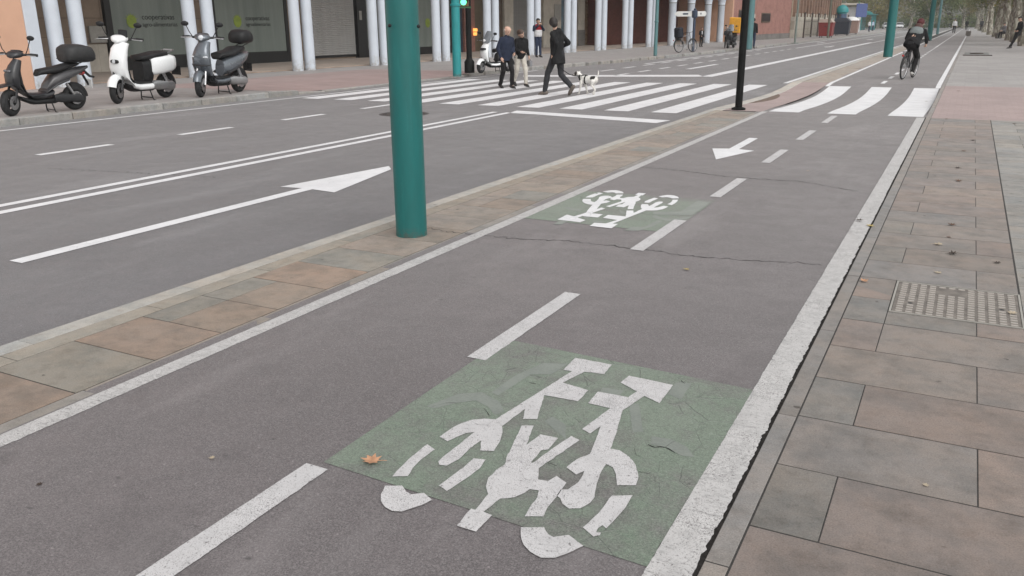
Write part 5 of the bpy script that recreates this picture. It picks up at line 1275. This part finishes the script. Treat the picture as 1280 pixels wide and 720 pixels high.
    # shoes
    for q in 'lr':
        b = MB(); a, o_ = P['an'+q], P['to'+q]; f = (o_-a); f.z = f.z*.6; f.normalize(); dn = Vector((0, 0, -1)); dn = (dn-f*dn.dot(f)).normalized()
        b.cap(a+dn*.035-f*.05, a+dn*.04+f*.12, .045, .046, 12); b.cap(a+dn*.05+f*.10, a+dn*.055+f*.17, .046, .036, 12, None); b.cap(a-dn*.02, a+dn*.03, .048, .05)
        voxel(sc(b), 'shoe', shoes or M_BLACKPL, t, .012*k_, 3)
    # jacket
    b = MB(); g = girth; hem = P['pel']*1.0+(P['pel']-P['che']).normalized()*coat
    ax = (P['pel']-P['che']).normalized(); g2 = 1+(g-1)*.5
    hem = P['pel']+ax*(coat+.04)
    b.frus(hem, P['pel'].lerp(P['che'], .45), .136*g2, .122*g2, 18, side, 1.40*g/g2); b.frus(P['pel'].lerp(P['che'], .42), P['che'], .122*g2, .128*g2, 18, side, 1.40*g/g2); b.cap(P['che']-ax*.02, P['che']-ax*.06, .127*g2, .115*g2, 18, side, 1.45*g/g2)
    for q in 'lr':
        sj = P['sh'+q]+ax*.028; b.cap(P['nek']-up*.045, sj, .058, .062); b.cap(P['che']-ax*.04, sj, .10, .066); b.cap(sj, P['el'+q], .064, .055); d = (P['wr'+q]-P['el'+q]).normalized(); b.cap(P['el'+q], P['wr'+q]-d*.01, .057, .044)
    b.cap(P['nek']-up*.03, P['nek']+up*.012, .072, .066)
    if hood: b.cap(P['nek']+Vector((-.07, -.085, -.045)), P['nek']+Vector((.07, -.085, -.045)), .06, .06); b.cap(P['nek']+Vector((0, -.1, -.02)), P['nek']+Vector((0, -.12, -.12)), .07, .05)
    voxel(sc(b), 'jacket', top, t, vox*k_, 5, .013*k_, 9, seed=sid+5)
    # hair
    if hair:
        b = MB()
        if bald:
            for s in (-1, 1): b.cap(hp(s*.075, -.04, .02), hp(s*.06, -.075, -.03), .028, .026)
            b.cap(hp(-.05, -.09, -.01), hp(.05, -.09, -.01), .028, .028)
        else:
            b.cap(hp(0, -.035, .045), hp(0, .015, .055), .098, .088, 14); b.cap(hp(0, -.05, -.01), hp(0, -.03, .02), .088, .09, 14)
            for s in (-1, 1): b.cap(hp(s*.07, -.02, .04), hp(s*.075, -.015, -.0), .035, .026)
            if longhair:
                for s in (-1, 0, 1): b.cap(hp(s*.06, -.055, 0), hp(s*.065, -.06, -.12), .05, .035)
        voxel(sc(b), 'hair', hair, t, .012*k_, 2, .004, 40, seed=sid)
    if extra: extra(t, P, k_, sc)
    return t
def facing(dx, dy): return math.atan2(dy, dx)-pi/2
C_NAVY, C_BLACK, C_CHAR, C_CREAM = cloth('navy', (.018, .024, .045)), cloth('black', (.011, .011, .012)), cloth('charcoal', (.032, .032, .036)), cloth('cream', (.50, .47, .42))
C_DKTR, C_WHITE, C_RED, C_BLUE = cloth('dark_trousers', (.012, .011, .012)), cloth('white', (.55, .55, .56)), cloth('red', (.28, .02, .03)), cloth('denim', (.025, .035, .065))
C_GREYC, C_BEIGE = cloth('grey', (.2, .2, .21)), cloth('beige', (.33, .28, .22))
S_SHOE = simple('dark_shoe', (.015, .013, .012), .5); S_TAN = simple('taupe_shoe', (.12, .1, .085), .6)
def hgt(u, v, ut, vt, z):   # standing height from foot and head-top pixels
    g = G(u, v, z); d = ray(ut, vt); return CAM_H+d.z*(g.xy.length/d.xy.length)-z

# --- old couple coming across
gm = G(633, 110.5, ZR); vd = Vector((-gm.x, -gm.y)).normalized(); vr = Vector((-vd.y, vd.x))   # vd to camera, vr = image-left? 
hm = hgt(633, 110, 632, 32, ZR)
person('elderly balding man in a navy jacket and dark trousers walking over the crossing', gm, facing(.92, -.55),
       dict(pel=(0, 0, .92), che=(0, .03, 1.24), nek=(0, .055, 1.45), head=(.0, .10, 1.59), shl=(-.18, .035, 1.39), shr=(.18, .035, 1.39), ell=(-.25, -.02, 1.12), elr=(.26, -.02, 1.12), wrl=(-.16, .17, .98), wrr=(.24, .12, .87),
            knl=(-.10, .16, .50), anl=(-.10, .14, .09), tol=(-.11, .31, .04), knr=(.10, .02, .49), anr=(.10, -.17, .12), tor=(.11, -.02, .03)),
       C_NAVY, C_DKTR, S_SHOE, M_HAIRGR, hm, .014, .10, 1.08, .15, bald=True, group='pedestrians on the crossing')
gw = G(650.5, 109.0, ZR); gw = gw+Vector((gw.x, gw.y, 0)).normalized()*.25
def bag(t, P, k, sc):
    w = P['wrl']+Vector((-.02, .02, -.12)); b = sc(MB().box(w.x-.05, w.x+.05, w.y-.11, w.y+.11, w.z-.20, w.z-.02, .02)).build('handbag', cloth('grey', (.2, .2, .21)), t)
    sc(MB().tube([(w.x, w.y-.07, w.z-.03), (w.x, w.y-.02, w.z+.05), (w.x, w.y+.07, w.z-.03)], .008, 6)).build('bag_strap', M_BLACKPL, t)
person('elderly woman in a black jacket and white trousers leaning towards the man beside her', gw, facing(.85, -.62),
       dict(che=(-.02, .05, 1.24), nek=(-.01, .09, 1.45), head=(.05, .15, 1.565), shl=(-.18, .06, 1.39), shr=(.16, .07, 1.40), ell=(-.24, .0, 1.12), wrl=(-.23, .12, .92), elr=(.22, .08, 1.12), wrr=(.12, .25, 1.05),
            knl=(-.10, .17, .49), anl=(-.10, .18, .09), tol=(-.11, .35, .05), knr=(.10, -.02, .49), anr=(.10, -.22, .16), tor=(.11, -.09, .05)),
       C_BLACK, C_CREAM, S_SHOE, M_HAIRBR, hgt(655, 108, 646, 34, ZR)*.985, .014, .05, .95, .1, group='pedestrians on the crossing', extra=bag)
# --- man with the dog
g1_ = G(681, 120, ZR); g2_ = G(712, 119, ZR); gd = (g1_+g2_)/2; gd = gd+Vector((gd.x, gd.y, 0)).normalized()*.05
hd_ = hgt(695, 119.5, 681, 22.5, ZR)
def leash_hand(t, P, k, sc): pass
walker = person('man in a black parka and dark grey trousers striding away with a dog', gd, facing(-1, .22),
       dict(pel=(0, 0, .91), che=(0, .03, 1.25), nek=(0, .06, 1.465), head=(-.02, .10, 1.61), shl=(-.19, .01, 1.41), shr=(.19, .06, 1.405), ell=(-.24, -.16, 1.16), elr=(.27, -.12, 1.18), wrl=(-.20, -.03, .93), wrr=(.22, .12, 1.06),
            hil=(-.09, .02, .89), knl=(-.10, .21, .51), anl=(-.10, .29, .09), tol=(-.11, .46, .05), knr=(.10, -.03, .47), anr=(.10, -.34, .20), tor=(.11, -.25, .03)),
       C_BLACK, C_CHAR, S_TAN, M_HAIRD, hd_, .013, .16, 1.2, -.75, hood=True, hands='fist', group='pedestrians on the crossing')
# --- dog
gg = G(735, 118.3, ZR)
dog = thing('dog', 'small white dog with black rump patch and black harness trotting over the crossing', 'dog', gg, math.atan2(.18, -1))   # local +x forward
def mk_dog():
    m = NT('dog_fur'); p = m.pos(obj=True); sx = m.n('ShaderNodeSeparateXYZ', Vector=p)
    wob = m.math('MULTIPLY', m.math('SUBTRACT', m.noise(p, 14, 3), .5), .06)
    def spot(c, r):
        v = m.n('ShaderNodeVectorMath'); v.operation = 'DISTANCE'; m.set(v.inputs[0], p); v.inputs[1].default_value = c
        return m.rng(m.math('ADD', v.outputs['Value'], wob), r+.008, r-.008)
    f = m.math('MAXIMUM', spot((-.15, .06, .40), .065), m.math('MAXIMUM', spot((.33, .055, .47), .045), spot((.33, -.055, .47), .045)))
    m.col(m.mix(f, m.mix(m.rng(m.noise(p, 8, 3), .4, .7), (.72, .70, .67), (.5, .47, .43)), (.018, .016, .015))); m.rough(.85); m.bump(m.noise(p, 90, 3), .5, .008); return m.mat
b = MB(); sd = (0, 1, 0)
b.cap((-.17, 0, .34), (.0, 0, .335), .085, .088, 12, sd, .9); b.cap((.0, 0, .335), (.14, 0, .335), .088, .105, 12, sd, .88); b.cap((.15, 0, .36), (.27, 0, .44), .075, .055); b.cap((.27, 0, .455), (.31, 0, .465), .058, .055, 12); b.cap((.33, 0, .445), (.405, 0, .43), .036, .024, 10); b.cap((.33, 0, .42), (.39, 0, .412), .02, .014, 8)
b.cap((-.22, 0, .38), (-.27, 0, .46), .022, .018, 8); b.cap((-.27, 0, .46), (-.265, 0, .545), .018, .010, 8)
for (hx, kx, kz, px, pz, fx, fz, s, front) in ((.15, .165, .19, .19, .09, .21, .016, 1, 1), (.15, .10, .18, .07, .085, .045, .03, -1, 1), (-.16, -.13, .22, -.23, .12, -.20, .016, 1, 0), (-.16, -.08, .21, -.15, .11, -.10, .04, -1, 0)):
    y = s*.06; b.cap((hx, y, .31), (kx, y, kz), .058 if not front else .045, .032, 10); b.cap((kx, y, kz), (px, y, pz), .027, .020, 8); b.cap((px, y, pz), (fx, y, fz+.008), .019, .018, 8); b.cap((fx, y, fz), (fx+.03, y, fz-.002), .018, .015, 8)
for s in (-1, 1): b.cap((.27, s*.05, .51), (.30, s*.075, .47), .018, .013, 8)
voxel(b, 'body', mk_dog(), dog, .009, 3, .004, 60)
MB().ell((.425, 0, .438), (.014, .016, .012), 8, 6).build('nose', M_BLACKPL, dog, 60)
for s in (-1, 1): MB().ell((.365, s*.032, .478), (.009, .007, .009), 8, 6).build('eye', M_EYE, dog, 60); MB().tube([(.29, s*.055, .505), (.30, s*.085, .475), (.315, s*.085, .44)], [.024, .028, .012], 8).build('ear', simple('dog_ear', (.03, .025, .022), .85), dog, 60)
hn = MB()
R = []
for k in range(17):
    a = 2*pi*k/16; R.append([(.17+.05*cos(a)+dx, .102*sin(a)*1.0, .345+.115*cos(a)+.0) for dx in (-.022, .022)])
hn.rings(R, False, False); R = []
for k in range(17):
    a = 2*pi*k/16; R.append([(.05+dx, .092*sin(a), .335+.10*cos(a)) for dx in (-.018, .018)])
hn.rings(R, False, False); hn.box(.04, .2, -.02, .02, .432, .445); hn.build('harness', C_BLACK, dog, 60)
# leash from the walker's left hand to the harness
Mw = Matrix.Translation(walker.location) @ Matrix.Rotation(walker.rotation_euler.z, 4, 'Z'); hw = Mw @ (Vector((-.19, .0, .85))*(hd_/1.73))
hd2_ = Matrix.Translation(dog.location) @ Matrix.Rotation(dog.rotation_euler.z, 4, 'Z') @ Vector((.1, 0, .44))
pts = [hw.lerp(hd2_, t)+Vector((0, 0, -.16*sin(pi*t))) for t in [k/14 for k in range(15)]]
tag(MB().tube(pts, .008, 6).build('dog_leash', C_BLACK, None), 'thin black leash running from the walking man to the dog', 'leash')
# --- boy by the column with a phone
gb = G(672.5, 71.5, ZF); 
def phone(t, P, k, sc):
    sc(MB().box(-.045, .045, .235, .245, 1.44, 1.58, .004)).build('phone', M_BLACKPL, t)
    sc(MB().cap((0, -.0, 1.36), (0, .0, 1.28), .148, .15, 16, (1, 0, 0), 1.36)).build('jacket_yoke', C_RED, t, 60); sc(MB().cap((0, -.0, 1.18), (0, .0, 1.0), .152, .148, 16, (1, 0, 0), 1.36)).build('jacket_front', C_WHITE, t, 60)
person('youth in a white and red top with navy sleeves holding a phone by the columns', gb, facing(.75, -.65),
       dict(ell=(-.26, .08, 1.22), elr=(.26, .08, 1.22), wrl=(-.07, .20, 1.45), wrr=(.07, .20, 1.45), anl=(-.10, .05, .085), tol=(-.13, .22, .03), anr=(.04, -.1, .085), tor=(.05, .07, .03), knr=(.07, .0, .49)),
       C_NAVY, C_BLUE, S_SHOE, M_HAIRD, hgt(672.5, 71.5, 670, 23.5, ZF), .017, 0, .95, hands='fist', group='pedestrians on the far pavement', extra=phone)
# --- others far off
far_kw = dict(vox=.022, group='pedestrians on the far pavement')
gs = G(876, 58.5, ZF)
person('person in a black suit and white shirt standing before the white columns', gs, facing(.7, -.7), dict(elr=(.25, .02, 1.14), wrr=(.16, .2, 1.0)), C_BLACK, C_DKTR, S_SHOE, M_HAIRBR, hgt(876, 58.5, 877, 34.5, ZF), coat=.1, **far_kw,
       extra=lambda t, P, k, sc: sc(MB().cap((0, .12, 1.15), (0, .09, 1.40), .055, .05, 10)).build('shirt', C_WHITE, t, 60))
gr = G(907.5, 60, ZF)
person('courier in dark clothes standing at the yellow-boxed moped', gr, facing(.3, -.9), dict(elr=(.24, .1, 1.15), wrr=(.2, .3, 1.05)), C_CHAR, C_DKTR, S_SHOE, M_HAIRGR, hgt(907.5, 60, 911, 34, ZF), **far_kw)
gx = G(940, 60, ZF); person('pedestrian in a dark jacket and jeans walking behind the pale teal post', gx, facing(.1, 1), dict(knl=(-.1, .1, .49), anl=(-.1, .1, .09), tol=(-.11, .26, .04)), C_BLACK, C_BLUE, S_SHOE, M_HAIRD, 1.7, **far_kw)
sd_ = BP0+BD*onwall(774, 55, 4.6)[0]+BN*4.6; sd_.z = ZF+.03
person('person with long dark hair standing in the dark doorway between the columns', sd_, facing(.8, -.6), {}, cloth('maroon', (.09, .05, .045)), C_DKTR, S_SHOE, M_HAIRD, 1.68, longhair=True, **far_kw)
# leaning man at right
gl = G(1268, 60.5, 0); gl = Vector((gl.x, gl.y, -.004))
person('man in black leaning back against a tree trunk at the right edge', gl, facing(-.9, -.35),
       dict(pel=(0, -.08, .86), che=(0, -.13, 1.18), nek=(0, -.11, 1.395), head=(0, -.06, 1.535), shl=(-.19, -.12, 1.34), shr=(.19, -.12, 1.34), ell=(-.26, -.12, 1.07), elr=(.26, -.12, 1.07), wrl=(-.17, .0, .95), wrr=(.17, .0, .95), hil=(-.09, -.06, .83), hir=(.09, -.06, .83), knl=(-.1, .12, .46), knr=(.1, .06, .46), anl=(-.1, .30, .085), anr=(.1, .19, .085), tol=(-.12, .46, .03), tor=(.12, .35, .03)),
       C_BLACK, C_DKTR, S_SHOE, M_HAIRD, 1.74, .02, .12, 1.15, .4, group='people under the trees')
gq = G(1253.5, 48, 0)
person('seated person in a light grey top on a low bench under the trees', gq, facing(-.7, -.7),
       dict(pel=(0, -.1, .52), che=(0, -.06, .86), nek=(0, -.02, 1.07), head=(0, .03, 1.21), shl=(-.19, -.02, 1.01), shr=(.19, -.02, 1.01), ell=(-.25, .1, .76), elr=(.25, .1, .76), wrl=(-.1, .3, .66), wrr=(.1, .3, .66), hil=(-.1, -.08, .5), hir=(.1, -.08, .5), knl=(-.13, .34, .5), knr=(.13, .34, .5), anl=(-.13, .36, .085), anr=(.13, .36, .085), tol=(-.14, .52, .03), tor=(.14, .52, .03)),
       C_GREYC, C_DKTR, S_SHOE, M_HAIRD, 1.7, .022, group='people under the trees')
bn = thing('park_bench', 'low stone bench carrying the seated person under the trees', 'bench', gq, facing(-.7, -.7))
MB().box(-.9, .9, -.3, .08, .36, .43, .02).build('seat', M_CONC, bn)
for s in (-1, 1): MB().box(s*.7-.12, s*.7+.12, -.25, .03, -.02, .36).build('leg', M_CONC, bn)
for (u, v, top_, lab, st) in ((1192, 41.5, C_WHITE, 'walker in a white top far along the lane', 1), (1207.5, 37.5, C_BLACK, 'dark-clothed walker near the lone concrete block', -1), (1202, 33, C_CHAR, 'tiniest dark figure between the two far walkers', 1), (1226, 39, C_CHAR, 'dark figure beside the distant tree trunks', -1)):
    g = G(u, v, 0); person(lab, (g.x, g.y, 0), facing(.05, -st), dict(knl=(-.1, .14, .49), anl=(-.1, .16, .09), tol=(-.11, .33, .05), knr=(.1, -.02, .48), anr=(.1, -.25, .13), tor=(.11, -.12, .03)), top_, C_DKTR, S_SHOE, M_HAIRD, 1.74, .026, group='distant walkers')
for (u, v, lab) in ((1086, 39.5, 'person in white waiting at the left of the bus shelter'), (1090.5, 38.5, 'person in pale blue waiting at the right of the bus shelter')):
    g = G(u, v, ZF); person(lab, g, facing(.8, -.6), {}, C_WHITE if 'white' in lab else cloth('pale_blue', (.35, .42, .52)), C_BLUE, S_SHOE, M_HAIRD, 1.72, .026, group='people at the bus shelter')
# --- cyclist
gc = (G(1127.5, 99.5, 0)); hdg = radians(90-11); cyl = 1.06
ctr = gc+Vector((cos(hdg), sin(hdg), 0))*.5
LEAN = .07
bicycle('bicycle', 'city bicycle with rear rack ridden along the bike lane', (ctr.x, ctr.y, 0), hdg, LEAN, (.05, .05, .055), True)
cy = person('cyclist in a dark jacket with a pale grey back panel riding away along the lane', (ctr.x, ctr.y, 0), hdg-pi/2,
       dict(pel=(0, -.24, .97), che=(0, .02, 1.25), nek=(0, .16, 1.42), head=(.0, .25, 1.53), shl=(-.19, .12, 1.37), shr=(.19, .12, 1.37), ell=(-.27, .17, 1.13), elr=(.27, .17, 1.13), wrl=(-.27, .20, 1.01), wrr=(.27, .20, 1.01),
            hil=(-.09, -.22, .94), hir=(.09, -.22, .94), knl=(-.12, .16, .80), anl=(-.11, -.12, .50), tol=(-.11, .05, .45), knr=(.11, .12, .58), anr=(.11, -.05, .19), tor=(.11, .12, .14)),
       C_BLACK, C_DKTR, simple('pale_shoe', (.4, .39, .37), .6), simple('maroon_cap', (.07, .012, .014), .8), 1.59, .016, .03, 1.2, hands='fist', group='cyclists',
       extra=lambda t, P, k, sc: (sc(MB().cap((0, -.045, 1.28), (0, .02, 1.36), .10, .095, 16, (1, 0, 0), 1.85)).build('back_panel', cloth('reflective_grey', (.17, .19, .19)), t, 60),
                                  sc(MB().cap((0, .10, 1.43), (0, .16, 1.46), .10, .09, 14, (1, 0, 0), 1.2)).build('hood', cloth('maroon', (.09, .02, .02)), t, 60)))
for o in cy.children: o.matrix_basis = Matrix.Rotation(LEAN, 4, 'Y') @ o.matrix_basis
# bicycle parked at the fingerpost
bg_ = G(857, 65.5, ZF); bicycle('bicycle', 'bicycle leaning at the blue signpost with a dark bag on its rack', (bg_.x, bg_.y, ZF), radians(62), -.1, (.2, .2, .21), True)
bgb = bg_+Vector((-.25, -.5, .75)); pb = MB().box(-.18, .18, -.22, .22, -.02, .5, .07).build('pannier_bag', cloth('dark_bag', (.02, .022, .03)), None, False, bgb); tag(pb, 'dark bag sitting on the rack of the bicycle at the signpost', 'bag'); pb.rotation_euler = (0, -.1, radians(62))
# ================================================================ trees and far background
def mk_bark():
    m = NT('plane_bark'); p = m.pos((1, 1, .5), True)
    v = m.n('ShaderNodeSeparateColor', Color=m.voro(m.mix(.2, p, m.n('ShaderNodeTexNoise', Vector=p, Scale=3.0).outputs['Color']), 11, 'F1', 'Color')).outputs[0]
    c = m.mix(m.rng(v, .35, .75), (.17, .15, .12), (.42, .40, .34)); c = m.mix(m.rng(m.noise(p, 5, 4), .5, .7), c, (.22, .21, .16)); m.col(c); m.rough(.9); m.bump(m.noise(p, 14, 4), .4, .02); return m.mat
M_BARK = mk_bark()
def mk_leafmat(name, a, b):
    m = NT(name); oi = m.n('ShaderNodeNewGeometry'); r = oi.outputs['Random Per Island']
    c = m.mix(r, a, b); c = m.mix(m.rng(m.noise(m.pos(obj=True), .45, 3), .4, .65), c, m.mix(1.0, c, (.75, .85, .7), 'MULTIPLY')); m.col(c); m.rough(.7)
    m.b.inputs['Transmission Weight'].default_value = 0; m.spec(.3); return m.mat
LM = [mk_leafmat('autumn_leaves_olive', (.12, .13, .03), (.24, .19, .05)), mk_leafmat('autumn_leaves_green', (.06, .09, .03), (.13, .14, .045)), mk_leafmat('autumn_leaves_ochre', (.20, .14, .04), (.15, .15, .05))]
def crown_mesh(seed, n, rx, rz, zc, leaf):
    rnd = random.Random(seed); mb = MB(); cl = []
    for k in range(34):
        while True:
            q = Vector((rnd.uniform(-1, 1), rnd.uniform(-1, 1), rnd.uniform(-1, 1)))
            if q.length < 1: break
        q = q.normalized()*(q.length**.45); cl.append((Vector((q.x*rx, q.y*rx, zc+q.z*rz)), rnd.uniform(.22, .42)*rx))
    for k in range(n):
        c, r = rnd.choice(cl); d = Vector((rnd.gauss(0, 1), rnd.gauss(0, 1), rnd.gauss(0, .75)))*r*.5; p = c+d
        a = Vector((rnd.gauss(0, 1), rnd.gauss(0, 1), rnd.gauss(0, .6))).normalized(); b_ = a.orthogonal().normalized(); s = leaf*rnd.uniform(.6, 1.3)
        mb.add([p+a*s, p+b_*s*.6, p-a*s*.8, p-b_*s*.6], [(0, 1, 2, 3)])
    me = bpy.data.meshes.new('crown'); me.from_pydata(mb.v, [], mb.f); me.update(); return me
def trunk_mb(seed, r, h, fork, lean=0):
    rnd = random.Random(seed); mb = MB(); pts = []; x = y = 0
    for k in range(7):
        z = fork*k/6; pts.append((x, y, z-.1)); x += rnd.gauss(lean*.12, .05); y += rnd.gauss(0, .05)
    mb.tube(pts, [r*1.25, r*1.02, r*.95, r*.9, r*.88, r*.86, r*.84], 12)
    for j in range(5):
        a = 2*pi*j/5+rnd.uniform(0, 1); L = h-fork; q = [Vector(pts[-1])]
        for k in range(1, 6): q.append(Vector(pts[-1])+Vector((cos(a)*L*.42*(k/5)**.9, sin(a)*L*.42*(k/5)**.9, L*.85*k/5))+Vector((rnd.gauss(0, .12), rnd.gauss(0, .12), 0)))
        mb.tube(q, [r*.6, r*.5, r*.38, r*.27, r*.16, r*.07], 8)
    return mb
CR = [crown_mesh(s, 6500, 3.6, 3.0, 6.6, .12) for s in (1, 2, 3)]
LOW = [crown_mesh(s, 6500, 3.8, 3.6, 5.2, .14) for s in (4, 5)]
def tree(label, loc, r, h, fork, kind, low=False, rz=0.0, lean=0.0, group='plane trees', sc=1.0):
    t = thing('plane_tree', label, 'tree', loc, rz, group)
    trunk_mb(int(abs(loc[0])*37+abs(loc[1])*11), r, h, fork, lean).build('trunk', M_BARK, t, 60)
    me = (LOW if low else CR)[kind % (2 if low else 3)].copy(); me.materials.append(LM[kind % 3]); c = link('crown', me, None, t); c.scale = (sc, sc, sc*h/9.0); return t
i = 0
for (u, v, r, lab) in ((1284, 57.5, .42, 'thick grey plane trunk at the right edge behind the leaning man'), (1268, 52.5, .26, 'slanted pale plane trunk above the leaning man'), (1260, 50.5, .24, 'pale plane trunk left of the leaning man'),
                       (1252.5, 47.5, .34, 'broad pale plane trunk behind the seated person'), (1246, 46, .40, 'dark plane trunk left of the broad pale one'), (1236.5, 43.5, .27, 'slim pale plane trunk in the middle of the row'), (1230, 40.5, .3, 'plane trunk near the distant dark figure'),
                       (1225, 38.5, .33, 'farther plane trunk where the row begins to blur'), (1220.5, 36.2, .35, 'second last plane tree of the right-hand row'), (1216.5, 34.2, .38, 'last visible plane tree of the right-hand row')):
    g = G(u, v, 0); tree(lab, (g.x, g.y, -.02), r, 9.5, 3.6, i, False, i*.9, (-.5 if 'slanted' in lab else 0)); i += 1
for k, (x, y) in enumerate(((5.5, 48), (6.0, 62), (7.5, 78), (6.5, 96), (7.5, 120), (8, 150))):
    tree(('plane tree of the second row, %s' % ('nearest beyond the right edge', 'next behind the nearest', 'behind the seated person', 'deep among the pale trunks', 'far back among the trunks', 'last of that row')[k]), (x, y, -.03), .34, 10, 3.6, k, False, k*1.3)
far = [(-30, 190), (-24, 210), (-18, 188), (-12, 205), (-7, 186), (-2, 215), (4, 200), (-36, 215), (-21, 235), (-9, 232), (9, 225), (14, 190)]
names = ['behind the bus shelter', 'left of the white cars', 'above the white cars', 'above the white van', 'over the cyclist', 'straight above the lane end', 'over the far walkers', 'at the far left behind the kiosk', 'in the second rank behind the cars', 'in the second rank over the lane', 'behind the row of trunks', 'deep behind the row of trunks']
for k, (x, y) in enumerate(far): tree('olive autumn tree closing the view '+names[k], (x, y, -.1), .35, 10, 2.6, k, True, k*.7, 0, 'autumn trees at the end of the avenue', 1.25)
# low hedge and a distant block that close the avenue
hb_ = MB(); rnd = random.Random(9)
for k in range(9000):
    p = Vector((rnd.uniform(-60, 30), 245+rnd.uniform(-1.5, 1.5), rnd.uniform(0, 3.4)*rnd.uniform(.6, 1))); a = Vector((rnd.gauss(0, 1), rnd.gauss(0, 1), rnd.gauss(0, .6))).normalized(); b_ = a.orthogonal().normalized(); hb_.add([p+a*.3, p+b_*.2, p-a*.3, p-b_*.2], [(0, 1, 2, 3)])
me = bpy.data.meshes.new('hedge'); me.from_pydata(hb_.v, [], hb_.f); me.materials.append(LM[1]); tag(link('hedge', me), 'dense green hedge mass at the far end of the avenue', 'hedge', kind='stuff')
fb = thing('distant_block', 'pale grey building block hidden behind the avenue trees', 'building', (-20, 290, -.1))
MB().box(-60, 60, 0, 20, 0, 18).build('wall', simple('dim_grey_render', (.16, .16, .15), .9), fb)
for k in range(20):
    for f_ in range(4): w_ = MB().box(-55+5.6*k, -53+5.6*k, -.1, -.003, 2+4*f_, 4+4*f_).build('window', M_DARKWIN, fb)
# ================================================================ light street haze
hm = bpy.data.materials.new('street_haze'); hm.use_nodes = True; t_ = hm.node_tree; t_.nodes.clear()
vo = t_.nodes.new('ShaderNodeVolumePrincipled'); vo.inputs['Color'].default_value = (.96, .96, .97, 1); vo.inputs['Density'].default_value = 0.0007; vo.inputs['Anisotropy'].default_value = 0.2
ou = t_.nodes.new('ShaderNodeOutputMaterial'); t_.links.new(vo.outputs[0], ou.inputs['Volume'])
hz_ = MB().box(-950, 950, -350, 2550, -1.4, 32).build('haze', hm); tag(hz_, 'thin pale haze hanging over the whole street', 'haze', kind='stuff')
